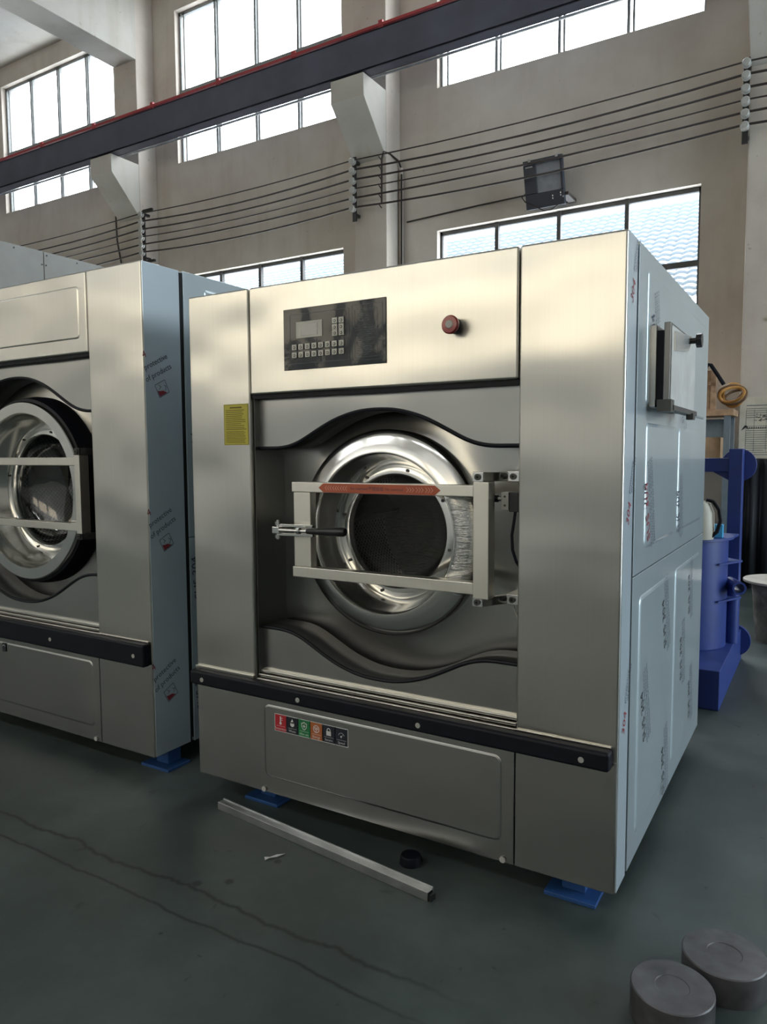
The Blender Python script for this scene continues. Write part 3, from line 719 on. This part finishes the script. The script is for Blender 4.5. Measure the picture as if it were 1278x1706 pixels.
# emergency stop
es = MB().cyl((-1.092, FY, 1.925), (-1.092, FY-0.012, 1.925), 0.026, n=32).build('emergency_stop', 'iron_dark', main, bevel=0.002)
MB().lathe_y([(0.0165, FY-0.010), (0.016, FY-0.028), (0.030, FY-0.034), (0.031, FY-0.044), (0.027, FY-0.050), (0.0, FY-0.051)], -1.092, 1.925, 36).build('mushroom_button', 'red', es)
MB().lathe_y([(0.014, FY-0.0505), (0.012, FY-0.053), (0.0, FY-0.053)], -1.092, 1.925, 24).build('button_centre', 'ceramic', es)

# yellow instruction label
wl = MB().box(-2.146, -2.0135, FY-0.0012, FY, 1.538, 1.704).build('instruction_label', 'yellow', main)
wl['label'] = 'yellow printed instruction label'
m = MB(); y = FY-0.0014
for z in (1.702, 1.540): hline(m, -2.144, -2.0155, z, .0014, y)
for x in (-2.144, -2.0155): vline(m, x, 1.540, 1.702, .0014, y)
hline(m, -2.112, -2.048, 1.690, .006, y)
rnd = random.Random(3)
for i in range(10): hline(m, -2.135, -2.028-0.03*rnd.random(), 1.679-0.0078*i, .0026, y)
hline(m, -2.135, -2.024, 1.602, .003, y)
for i in range(9): hline(m, -2.135, -2.024-0.012*rnd.random(), 1.593-0.0056*i, .0022, y)
m.build('printed_text', 'ink_olive', wl, smooth=False)

# six coloured icon labels
IX = -1.899; IW = 0.0597
names = ['Temperature', 'Waste', 'After sale', 'Energy', 'Secure', 'Speed']
cols = ['label_red', 'label_black', 'label_green', 'label_orange', 'label_black', 'label_black']
yl = FY-0.0065
def ZI(i): return 0.377+0.0005*i
for i in range(6):
    x0 = IX+i*IW; z0 = 0.376; z1 = 0.446; cx = x0+IW/2; cz = 0.420
    lb = MB().box(x0+.0015, x0+IW-.0015, yl, FY-0.004, z0+.0015, z1-.0015).build('icon_label', cols[i], main)
    lb['label'] = '%s icon label with the word %s' % (['red', 'black', 'green', 'orange', 'black', 'black'][i], names[i])
    m = MB()
    for z in (z0, z1): hline(m, x0, x0+IW, z, .002, yl+.001)
    for x in (x0, x0+IW): vline(m, x, z0, z1, .002, yl+.001)
    hline(m, x0+.008, x0+IW-.008, 0.3985, .0008, yl)
    yy = yl-.0002
    def ring(cx, cz, r, t): m.lathe_y([(r-t, yy), (r, yy)], cx, cz, 24)
    def disc(cx, cz, r): m.lathe_y([(0, yy), (r, yy)], cx, cz, 20)
    def poly(P): m.add([(a, yy, b) for a, b in P], [tuple(range(len(P)))])
    if i == 0:
        disc(cx, cz-.010, .006); poly([(cx-.003, cz-.008), (cx+.003, cz-.008), (cx+.003, cz+.018), (cx-.003, cz+.018)]); hline(m, cx+.005, cx+.011, cz+.012, .002, yl); hline(m, cx+.005, cx+.011, cz+.004, .002, yl)
    elif i == 1:
        poly([(cx, cz+.018)]+[(cx+.0105*math.cos(t), cz-.004+.0105*math.sin(t)) for t in [-0.35-2*PI*0+(-k)*(PI-0.7+PI*0.0)/10+0.6 for k in range(11)]]+[]) if False else None
        disc(cx, cz-.004, .0105); poly([(cx-.0098, cz), (cx+.0098, cz), (cx, cz+.019)])
    elif i == 2:
        S = [(-.014, .012), (-.007, .013), (0, .018), (.007, .013), (.014, .012), (.013, -.003), (.008, -.011), (0, -.017), (-.008, -.011), (-.013, -.003)]
        n = len(S); a = [(cx+p*1, yy, cz+q) for p, q in S]; b = [(cx+p*.78, yy, cz+q*.78) for p, q in S]
        m.add(a+b, [(k, (k+1) % n, n+(k+1) % n, n+k) for k in range(n)])
        poly([(cx-.0065, cz-.0018), (cx+.0065, cz-.0018), (cx+.0065, cz+.0018), (cx-.0065, cz+.0018)]); poly([(cx-.0018, cz-.0065), (cx+.0018, cz-.0065), (cx+.0018, cz+.0065), (cx-.0018, cz+.0065)])
    elif i == 3:
        ring(cx, cz, .015, .0025); ring(cx-.005, cz+.002, .005, .002); ring(cx+.005, cz+.002, .005, .002); poly([(cx-.0012, cz-.013), (cx+.0012, cz-.013), (cx+.0012, cz), (cx-.0012, cz)])
    elif i == 4:
        poly([(cx-.011, cz-.015), (cx+.011, cz-.015), (cx+.011, cz+.003), (cx-.011, cz+.003)])
        m.lathe_y([(.0055, yy), (.0085, yy)], cx, cz+.007, 16, 0, PI); vline(m, cx-.007, cz+.002, cz+.008, .003, yl); vline(m, cx+.007, cz+.002, cz+.008, .003, yl)
    else:
        m.lathe_y([(.0125, yy), (.014, yy)], cx, cz-.006, 20, 0.2, PI-0.2); disc(cx-.001, cz-.008, .004); poly([(cx-.002, cz-.008), (cx+.001, cz-.009), (cx+.010, cz+.004)])
    m.build('icon', 'white_print', lb, smooth=False)
    text('printed_word', [(names[i], .0115 if i in (0, 2) else .0135, (cx, yl-.0002, .3835), (1, 0, 0), (0, 0, 1), 'CENTER')], lb, 'white_print')

# orange warning strip on the upper bar
FRONT = 2.2985
def warn_strip():
    x0, x1, z0, z1 = -1.679, -1.156, 1.353, 1.3875; zc = (z0+z1)/2
    df = [o for o in C.objects if o.parent == main and o.name.startswith('door_frame')][0]
    w = MB().prism([(x0, zc), (x0+.022, z0), (x1-.022, z0), (x1, zc), (x1-.022, z1), (x0+.022, z1)], fy, FRONT, 2.3).build('warning_strip', 'orange', df)
    w['label'] = 'orange arrow ended warning sticker'
    # lettering and chevrons are dark and pale prints
    m = MB(); y = FRONT-0.0003
    def chev(cx, s):
        for q in (0, .011, .022):
            a = cx+q
            for (z_a, z_b) in ((zc-.009, zc), (zc+.009, zc)):
                m.add([(a+s*(-.004), y, z_a), (a+s*(-.004)+.0022, y, z_a), (a+s*.004+.0022, y, z_b), (a+s*.004, y, z_b)], [(0, 1, 2, 3)])
    for k in range(3): chev(x0+.034+k*.035, -1)
    for k in range(3): chev(x1-.132+k*.038, 1)
    return w, m, zc, y
w_, m_, zc_, y_ = warn_strip()
ORG_df = w_.parent
m_.build('chevrons', 'orange_light', ORG_df, smooth=False)
text('printed_text', [('No overload', .0145, (-1.532, y_, zc_-.005), (1, 0, 0), (0, 0, 1), 'LEFT'), ('\u4e25\u7981\u8d85\u8f7d', .0165, (-1.4525, y_, zc_-.006), (1, 0, 0), (0, 0, 1), 'LEFT'),
     ('No overload', .0145, (-1.380, y_, zc_-.005), (1, 0, 0), (0, 0, 1), 'LEFT')], ORG_df, 'ink_blue')

# latch with clevis, bolt and black grip
lt = MB()
for z in (1.187, 1.222):
    lt.hexa([(-1.85, 2.262, z-.008), (-1.70, 2.282, z-.008), (-1.70, 2.300, z-.008), (-1.85, 2.275, z-.008), (-1.85, 2.262, z+.004), (-1.70, 2.282, z+.004), (-1.70, 2.300, z+.004), (-1.85, 2.275, z+.004)])
lto = lt.build('latch', 'steel_polish', main, bevel=0.002)
MB().box(-1.872, -1.838, 2.248, 2.285, 1.188, 1.216).build('clevis_block', 'chrome', lto, bevel=0.003)
for z in (1.228, 1.176):
    MB().cyl((-1.855, 2.265, z-.007), (-1.855, 2.265, z+.007), 0.011, n=6).build('nut', 'chrome', lto)
MB().cyl((-1.855, 2.265, 1.165), (-1.855, 2.265, 1.242), 0.006, n=12).build('pivot_pin', 'chrome', lto)
MB().cyl((-1.84, 2.255, 1.203), (-1.66, 2.250, 1.205), 0.0065, n=14).build('rod', 'chrome', lto)
MB().cyl((-1.748, 2.252, 1.204), (-1.736, 2.252, 1.204), 0.014, n=6).build('lock_nut', 'chrome', lto)
MB().tube([(-1.700, 2.250, 1.205), (-1.69, 2.25, 1.205), (-1.64, 2.246, 1.207), (-1.56, 2.240, 1.210), (-1.523, 2.238, 1.212), (-1.516, 2.238, 1.212)], [0.010, 0.011, 0.014, 0.0175, 0.0175, 0.013], 18).build('grip', 'black_plastic', lto)
MB().tube([(-1.855, 2.285, 1.203), (-1.87, 2.40, 1.203), (-1.87, 2.495, 1.203)], 0.013, 12).build('anchor_arm', 'iron_dark', lto)

# door switch and its cable
sw = MB().box(-0.952, -0.925, 2.352, 2.392, 1.306, 1.367).build('limit_switch', 'ceramic', main, bevel=0.002)
MB().box(-0.925, -0.890, 2.355, 2.392, 1.300, 1.367).build('switch_cover', 'black_plastic', sw, bevel=0.003)
MB().box(-0.952, -0.93, 2.392, 2.485, 1.31, 1.36).build('switch_bracket', 'iron_dark', sw)
for z in (1.322, 1.352): MB().cyl((-0.938, 2.352, z), (-0.938, 2.350, z), 0.004, n=10).build('screw', 'iron_dark', sw)
MB().cyl((-1.005, 2.36, 1.344), (-0.952, 2.36, 1.344), 0.008, n=12).build('plunger', 'chrome', sw)
MB().cyl((-0.985, 2.36, 1.344), (-0.965, 2.36, 1.344), 0.012, n=12).build('plunger_boot', 'black_rubber', sw)
MB().tube([(-0.907, 2.37, 1.302), (-0.909, 2.365, 1.27), (-0.915, 2.36, 1.22), (-0.912, 2.36, 1.17), (-0.90, 2.365, 1.13), (-0.885, 2.38, 1.10)], 0.0055, 8).build('cable', 'black_rubber', sw)
MB().tube([(-0.955, 2.47, 0.975), (-0.93, 2.44, 0.94), (-0.90, 2.43, 0.88), (-0.875, 2.43, 0.82)], 0.003, 6).build('loose_wire', 'ceramic', main)

# crinkled protective film left on the right side of the ring
fm = MB().lathe_y([(0.300, 2.362), (0.306, 2.3525), (0.33, 2.348), (0.36, 2.349), (0.385, 2.365), (0.396, 2.39)], -1.436, 1.198, 60, -0.58, 0.47)
fm.build('ring_film', 'film_clear', main, angle=80)

# soap hopper on the side
hp = MB().box(-0.531, -0.507, 2.615, 3.12, 1.65, 1.925).build('soap_hopper', 'steel_plain', main, bevel=0.004)
ld = MB().box(-0.484, -0.463, 2.61, 3.13, 1.655, 1.93).build('hopper_lid', 'steel_dark', hp, bevel=0.003)
MB().box(-0.463, -0.460, 2.62, 3.12, 1.66, 1.92).build('lid_film', 'film_white', ld)
MB().box(-0.507, -0.484, 2.62, 3.10, 1.66, 1.905).build('lid_seal', 'black_rubber', hp)
m = MB().cyl((-0.462, 2.93, 1.905), (-0.425, 2.93, 1.905), 0.011, n=14); m.cyl((-0.43, 2.93, 1.905), (-0.41, 2.93, 1.905), 0.026, n=8)
m.build('lid_knob', 'black_plastic', hp, bevel=0.002)
m = MB().box(-0.485, -0.452, 2.64, 3.14, 1.640, 1.657); m.box(-0.50, -0.455, 2.60, 2.66, 1.635, 1.675); m.box(-0.47, -0.445, 3.0, 3.05, 1.622, 1.645)
m.build('lid_hinge', 'iron_dark', hp)
m = MB(); m.hexa([(-0.462, 2.66, 1.84), (-0.462, 2.90, 1.865), (-0.45, 2.90, 1.865), (-0.455, 2.66, 1.84), (-0.462, 2.66, 1.905), (-0.462, 2.96, 1.925), (-0.448, 2.96, 1.922), (-0.455, 2.66, 1.905)])
m.build('latch_strap', 'steel_plain', hp)

# printing on the protective films
def film_print(parent, X, y, z, big=True, s=1.0, tilt=0.0, big_mat='ink_red', lines=3):
    """upright strip of print: SUS 304 reading upwards with small lines beside it"""
    d = Vector((0, -math.sin(tilt), math.cos(tilt))); u = Vector((0, -math.cos(tilt), -math.sin(tilt)))
    o = Vector((X+0.0012, y, z))
    if big: text('printed_text', [('SUS 304', .062*s, o, d, u, 'LEFT')], parent, big_mat)
    text('printed_text', [('PROTECTIVE FILM OF PRODUCTS', .021*s, o-d*0.04*s-u*(.028+.028*k)*s, d, u, 'LEFT') for k in range(lines)], parent, 'ink_blue')
sp = PM['sides']; XS = -0.5306
up_, low_ = sp[0], sp[1]
for (y, z, s, t, mt) in ((2.665, 1.20, 1.0, 0.28, 'ink_red'), (2.72, 1.77, 1.0, 0.30, 'ink_blue'), (3.27, 1.17, 0.85, 0.2, 'ink_blue'), (3.30, 1.62, 0.8, 0.2, 'ink_blue')):
    film_print(up_, XS+0.005, y, z, True, s, t, mt)
for (y, z, s, t) in ((3.03, 0.74, 1.0, 0.33), (2.672, 0.487, 0.95, 0.32), (3.06, 0.13, 1.0, 0.2), (3.42, 0.50, 0.95, 0.15), (3.60, 0.76, 0.9, 0.15), (3.68, 0.25, 0.9, 0.2)):
    film_print(low_, XS+0.005, y, z, True, s, t, 'ink')
def logo_print(parent, X, y, z, s=1.0, red='304'):
    t = math.radians(27); d = Vector((0, math.cos(t), math.sin(t))); u = Vector((0, -math.sin(t), math.cos(t))); o = Vector((X+0.001, y, z))
    text('printed_text', [('protective', .036*s, o, d, u, 'LEFT'), ('of products', .036*s, o+Vector((0, 0.006, -0.052))*s, d, u, 'LEFT')], parent, 'ink_blue')
    text('printed_number', [('4', .045*s, o+Vector((0, -0.008, 0.052))*s, d, u, 'LEFT')], parent, 'ink_red')
    m = MB(); a = o+Vector((0, 0.052, -0.062))*s
    def P(p, q): return a+d*(p*s)+u*(q*s)
    def seg(p0, q0, p1, q1, w=.0012):
        v = Vector((p1-p0, q1-q0)); n_ = Vector((-v.y, v.x)).normalized()*w
        m.add([P(p0-n_.x, q0-n_.y), P(p1-n_.x, q1-n_.y), P(p1+n_.x, q1+n_.y), P(p0+n_.x, q0+n_.y)], [(0, 1, 2, 3)])
    for q in ((0, 0, .065, 0), (.065, 0, .065, -.06), (.065, -.06, 0, -.06), (0, -.06, 0, 0), (.02, -.006, .03, -.02), (.03, -.02, .015, -.025), (.06, -.03, .045, -.045), (.05, -.02, .06, -.03)): seg(*q)
    m.build('printed_frame', 'ink_blue', parent, smooth=False)
    m = MB(); m.add([P(.004, -.028), P(.014, -.034), (P(.034, -.040)), P(.052, -.057), P(.004, -.057)], [(0, 1, 2, 3, 4)]); m.build('printed_mark', 'ink_red', parent, smooth=False)
fmn = PM['film']
def strip_print(y, z):
    t = math.radians(68); d = Vector((0, -math.cos(t)*0+math.cos(t), math.sin(t))); u = Vector((0, -math.sin(t), math.cos(t)))
    o = Vector((XS+0.003, y, z))
    text('printed_number', [('304', .05, o, d, u, 'LEFT')], fmn, 'ink_red')
    text('printed_text', [('protective', .026, o+Vector((0, 0.012, 0.10)), d, u, 'LEFT'), ('of products', .026, o+Vector((0, 0.040, 0.10)), d, u, 'LEFT')], fmn, 'ink_blue')
for z in (0.60, 1.27, 1.95): strip_print(2.352, z)

# the taller machine on the left
left = thing('washing_machine', (-3.65, 3.1, 0), 'taller brushed steel industrial washer cut off by the left edge', 'washing machine', 'industrial washing machines')
PL = dict(id=2, main=False, XL=-4.68, S1=-4.31, S2=-2.992, XR=-2.6186, ZT=2.355, ZC=1.98, CX=-3.65, CZ=1.311,
          GAP=(2.505, 2.532), ZS=1.103, CT=1.712, CB=0.915, CH=0.190, WS=1.25, R=(0.472, 0.406, 0.30), BZ=(0.535, 0.640),
          FX=(-4.15, -3.142), FZ=(1.449, 1.489, 1.128, 1.166), PW=0.04, BX=(-4.68, -2.625), BS=(-2.69, -3.3, -3.9, -4.6), emb=(-4.25, -3.047, 2.048, 2.292),
          feet=[(-2.805, -2.62, 2.36, 2.50), (-4.66, -4.48, 2.36, 2.50), (-2.80, -2.62, 3.7, 3.83), (-4.66, -4.48, 3.7, 3.83)])
machine(PL, left)
for z in (1.874, 1.170, 0.458): logo_print(PL['film'], -2.6171, 2.292, z)
lsp = PL['sides']
film_print(lsp[0], -2.6186, 2.78, 1.98, True, 0.9, 0.3, 'ink_blue'); film_print(lsp[0], -2.6186, 2.62, 1.40, True, 1.0, 0.1, 'ink_blue')
film_print(lsp[1], -2.6186, 2.60, 0.80, True, 1.0, 0.1, 'ink_blue'); film_print(lsp[1], -2.6186, 2.60, 0.25, True, 1.0, 0.1, 'ink_blue')
m = MB().box(-3.775, -3.745, FY-0.010, FY-0.008, 0.45, 0.497).build('icon_label', 'label_black', left)
MB().lathe_y([(.009, FY-0.0103), (.0115, FY-0.0103)], -3.76, 0.476, 20, 0.2, PI-0.2).build('icon', 'white_print', m)

# third, still taller machine beyond it
nb3 = thing('dryer_cabinet', (-5.9, 3.6, 0), 'plain pale grey panelled cabinet rising behind the left washer at the frame edge', 'cabinet')
for (y0, y1) in ((2.30, 3.374), (3.378, 4.45)):
    MB().box(-6.9, -4.87, y0, y1, 0.02, 2.955).build('panel', 'white_panel', nb3, bevel=0.004)
m = MB()
for i in range(9):
    for y in (3.36, 3.392): m.cyl((-4.872, y, 0.3+0.32*i), (-4.867, y, 0.3+0.32*i), 0.006, n=8)
for i in range(8): m.cyl((-4.872, 2.4+i*0.25, 2.93), (-4.867, 2.4+i*0.25, 2.93), 0.006, n=8)
m.build('rivets', 'iron_dark', nb3)

# ------------------------------------------------------------------ floor litter in front
bar = thing('steel_bar', (-1.63, 2.17, 0), 'long bare steel channel lying on the floor in front of the centre washer', 'steel bar')
A = Vector((-2.165, 2.235, 0)); B = Vector((-1.098, 2.112, 0)); d = (B-A).normalized(); nn = Vector((-d.y, d.x, 0))
def bq(P0, P1, w0, w1, z0, z1): return [P0+nn*w0+Vector((0, 0, z0)), P1+nn*w0+Vector((0, 0, z0)), P1+nn*w1+Vector((0, 0, z0)), P0+nn*w1+Vector((0, 0, z0)), P0+nn*w0+Vector((0, 0, z1)), P1+nn*w0+Vector((0, 0, z1)), P1+nn*w1+Vector((0, 0, z1)), P0+nn*w1+Vector((0, 0, z1))]
m = MB().hexa(bq(A, B, -0.018, 0.018, 0.027, 0.031)); m.hexa(bq(A, B, -0.018, -0.015, 0.0, 0.029)); m.hexa(bq(A, B, 0.015, 0.018, 0.0, 0.029)); m.hexa(bq(A, B, 0.012, 0.018, 0.029, 0.036))
m.build('channel', 'galv', bar, bevel=0.001)
m = MB().hexa(bq(B-d*0.03, B+d*0.012, -0.013, 0.013, 0.0, 0.022)); m.build('end_plug', 'black_plastic', bar)
tag(MB().cyl((-1.262, 2.27, 0), (-1.262, 2.27, 0.035), 0.042, 0.036, 24).build('rubber_puck', 'black_rubber', bevel=0.004), 'small round black rubber puck in the shadow under the centre washer', 'puck')
m = MB(); pp = [(-1.735, 2.012), (-1.725, 2.025), (-1.71, 2.048), (-1.695, 2.078), (-1.700, 2.080), (-1.715, 2.055), (-1.73, 2.035), (-1.745, 2.02)]
m.prism(pp, lambda x, y, z: Vector((x, y, z+0.004*math.sin(x*200))), 0.004, 0.006)
tag(m.build('paper_scrap', 'scrap'), 'tiny white twisted scrap on the dark floor near the steel channel', 'scrap')

for (cx, cy, r, h, lab) in ((-0.306, 1.98, 0.106, 0.085, 'dark round iron block standing on the floor, the nearer of the pair'), (-0.203, 2.192, 0.112, 0.085, 'dark round iron block on the floor at the right edge, the farther of the pair')):
    b_ = thing('iron_block', (cx, cy, 0), lab, 'iron block', 'two round iron blocks on the floor')
    MB().lathe_z([(0, 0), (r, 0), (r, h-0.003), (r-0.003, h), (r*0.42, h), (r*0.40, h-0.002), (0, h-0.002)], cx, cy, 64).build('body', 'iron_block', b_)
    
# ------------------------------------------------------------------ right background
pr = thing('hydraulic_press', (-0.8, 5.2, 0), 'blue painted steel machine frame with round tank standing right of the centre washer', 'machine')
MB().box(-1.45, -0.495, 4.565, 5.85, 0, 0.235).build('base_block', 'blue_paint', pr, bevel=0.005)
MB().cyl((-0.80, 5.21, 0.235), (-0.80, 5.21, 0.935), 0.262, n=64).build('tank', 'blue_paint', pr, bevel=0.004)
MB().prism([(-0.86+0.35*math.cos(a), 5.25+0.35*math.sin(a)) for a in [PI*1.05+k*(PI*1.0)/24 for k in range(25)]]+[(-0.50, 5.45), (-1.2, 5.45)], lambda x, y, z: Vector((x, y, z)), 0.935, 0.950).build('tank_top_plate', 'blue_paint', pr)
MB().box(-0.595, -0.508, 5.62, 5.75, 0.235, 1.52).build('post', 'blue_paint', pr, bevel=0.004)
MB().box(-1.45, -0.595, 5.64, 5.74, 1.36, 1.455).build('cross_arm', 'blue_paint', pr, bevel=0.003)
MB().prism([(-0.595, 1.36), (-0.70, 1.36), (-0.595, 1.30)], fy, 5.66, 5.72).build('gusset', 'blue_paint', pr)
for z in (1.405, 0.15): MB().cyl((-0.545, 5.755, z), (-0.545, 5.785, z), 0.115, n=48).build('end_disc', 'blue_paint', pr, bevel=0.003)
m = MB().lathe_y([(0.030, 0), (0.042, 0), (0.042, 0.2), (0.030, 0.2)], 0, 0, 28, closed=True)
mt_ = Matrix.Translation((-0.455, 5.10, 0.638)) @ Matrix.Rotation(math.radians(22), 4, 'Z'); m.v = [mt_ @ v for v in m.v]
m.build('pipe_stub', 'blue_paint', pr)
MB().cyl((-0.515, 5.33, 0.235), (-0.515, 5.33, 0.60), 0.042, n=24).build('vertical_pipe', 'blue_paint', pr)
for z in (0.78, 0.54): MB().prism([(-0.57, 5.05), (-0.46, 5.30), (-0.57, 5.40)], lambda x, y, w: Vector((x, y, w)), z, z+0.012).build('gusset', 'blue_paint', pr)

ml = thing('motor_head', (-0.66, 5.0, 0.95), 'cream rounded motor with black curved handle sitting on the blue tank', 'motor')
MB().lathe_z([(0.0, 0.951), (0.085, 0.951), (0.09, 1.0), (0.085, 1.12), (0.06, 1.18), (0, 1.2)], -0.69, 5.02, 32).build('housing', 'cream', ml)
MB().tube([(-0.62, 5.0, 0.965), (-0.585, 5.0, 1.0), (-0.565, 5.0, 1.07), (-0.575, 5.0, 1.14), (-0.61, 5.0, 1.19), (-0.65, 5.0, 1.20)], 0.012, 10).build('handle', 'black_rubber', ml)
tag(MB().box(-0.625, -0.565, 5.12, 5.18, 0.951, 1.035).build('small_box', 'cyan', bevel=0.003), 'small bright blue box on top of the blue tank', 'box')

tb = thing('round_table', (-0.26, 6.55, 0), 'round pale topped drum on rough dark base at the right edge', 'table')
MB().cyl((-0.26, 6.55, 0.47), (-0.26, 6.55, 0.49), 0.30, n=64).build('table_top', 'pale_top', tb, bevel=0.004)
MB().cyl((-0.26, 6.55, 0.0), (-0.26, 6.55, 0.47), 0.20, 0.24, n=40).build('rough_base', 'concrete_raw', tb)

sh = thing('storage_shelf', (-1.2, 8.75, 0), 'grey steel shelf unit against the wall behind the blue machine', 'shelf')
for x in (-1.75, -0.965): 
    for y in (8.55, 8.95): MB().box(x, x+0.06, y, y+0.05, 0, 1.88).build('post', 'shelf_grey', sh)
for z in (0.5, 1.40): MB().box(-1.75, -0.905, 8.55, 9.0, z, z+0.03).build('shelf_board', 'shelf_grey', sh)
MB().box(-1.75, -0.875, 8.53, 9.02, 1.88, 1.945).build('top_board', 'wood', sh)
MB().box(-1.75, -0.96, 8.98, 9.0, 1.43, 1.86).build('back_sheet', 'shelf_grey', sh)
bx = thing('wooden_crate', (-1.25, 8.7, 1.945), 'tall narrow wooden crate standing on the shelf top', 'crate')
MB().box(-1.5, -1.10, 8.56, 8.9, 1.946, 2.36).build('boards', 'wood', bx, bevel=0.004)
MB().box(-1.105, -1.05, 8.55, 8.60, 1.946, 2.36).build('corner_batten', 'wood', bx, bevel=0.003)
MB().box(-1.5, -1.05, 8.54, 8.56, 2.20, 2.235).build('cross_batten', 'wood', bx, bevel=0.002)
hz = thing('hose_coil', (-0.905, 8.72, 1.945), 'coiled orange brown hose beside the wooden crate on the shelf', 'hose')
for k, (rx, rz, y, rot) in enumerate(((0.15, 0.075, 8.60, 0.5), (0.16, 0.10, 8.66, 0.25), (0.12, 0.12, 8.73, 0.0), (0.14, 0.05, 8.79, 0.8))):
    MB().tube([(-0.90+rx*0.85*math.cos(t)*math.cos(rot)-rz*math.sin(t)*math.sin(rot), y+0.03*math.sin(2*t), 2.10+rx*0.5*math.cos(t)*math.sin(rot)+rz*math.sin(t)*math.cos(rot)) for t in [2*PI*i/28 for i in range(29)]], 0.016, 8).build('coil_turn', 'hose_orange' if k % 2 == 0 else 'hose_brown', hz)
tag(MB().tube([(-1.16, 8.505, 2.36), (-1.13, 8.50, 2.42), (-1.10, 8.50, 2.41), (-1.03, 8.50, 2.30), (-0.97, 8.50, 2.20)], 0.020, 8).build('rubber_strap', 'black_rubber'), 'dark strap looped over the wooden crate corner', 'strap')
cb_ = MB().box(-1.45, -1.0, 8.6, 8.9, 1.431, 1.655).build('cardboard_box', 'card', bevel=0.004)
tag(cb_, 'brown cardboard box on the lower shelf behind the blue machine', 'box')

# notice sheet on the column, with printed table, stains and brush marks
nt_ = thing('notice_sheet', (-0.6, 9.09, 1.42), 'worn pale notice sheet with faded table and ink marks on the right column', 'sheet')
MB().box(-0.866, -0.345, 9.085, 9.10, 1.425, 2.10).build('sheet', 'paper', nt_)
m = MB(); yn = 9.084; rnd = random.Random(5)
hline(m, -0.80, -0.36, 2.005, .008, yn)
for i in range(22):
    z = 1.97-0.024*i
    if 1.80 < z < 1.86: continue
    hline(m, -0.80, -0.62+0.2*rnd.random(), z, .005, yn)
for x in (-0.80, -0.72, -0.60): vline(m, x, 1.5, 1.96, .003, yn)
m.build('faded_table', 'print_dim', nt_, smooth=False)
m = MB()
for i in range(26):
    x = -0.70+0.12*rnd.random(); z = 1.83+0.07*rnd.random(); a = rnd.random()*PI; l = .02+.02*rnd.random()
    m.add([(x, yn-.0006, z), (x+l*math.cos(a), yn-.0006, z+l*math.sin(a)), (x+l*math.cos(a)+.004, yn-.0006, z+l*math.sin(a)-.005), (x+.004, yn-.0006, z-.006)], [(0, 1, 2, 3)])
for i in range(18):
    x = -0.77+0.022*i; m.box(x, x+.014, yn-.001, yn-.0005, 1.752, 1.766)
m.build('brush_marks', 'ink', nt_, smooth=False)
m = MB(); m.add([(-0.85, yn-.0008, 1.73), (-0.81, yn-.0008, 1.79), (-0.79, yn-.0008, 1.785), (-0.77, yn-.0008, 1.74), (-0.80, yn-.0008, 1.765), (-0.82, yn-.0008, 1.75)], [(0, 1, 2, 3, 4, 5)]); m.build('dark_tear', 'ink', nt_, smooth=False)
m = MB(); m.box(-0.60, -0.57, 9.095, 9.104, 2.87, 2.90); 
tag(MB().cyl((-0.60, 9.105, 2.93), (-0.60, 9.08, 2.93), 0.022, n=12).build('wall_bolt', 'iron_dark'), 'dark bolt end on the right column, left of the two', 'bolt', 'two bolts on the right column')
tag(MB().cyl((-0.545, 9.105, 2.93), (-0.545, 9.08, 2.93), 0.016, n=12).build('wall_bolt', 'iron_dark'), 'small dark bolt end on the right column, right of the two', 'bolt', 'two bolts on the right column')
# dark hanging curtain below the sheet
m = MB(); n = 90; vs = []
for i in range(n+1):
    x = -0.80+2.2*i/n; y = 8.95+0.045*math.sin(i*1.1)+0.02*math.sin(i*2.7)
    vs += [(x, y, 0.01), (x, y, 1.42)]
m.add(vs, [(2*i, 2*i+2, 2*i+3, 2*i+1) for i in range(n)])
tag(m.build('hanging_curtain', 'tarp', solid=0.006), 'black folded curtain hanging below the pale notice sheet', 'curtain')
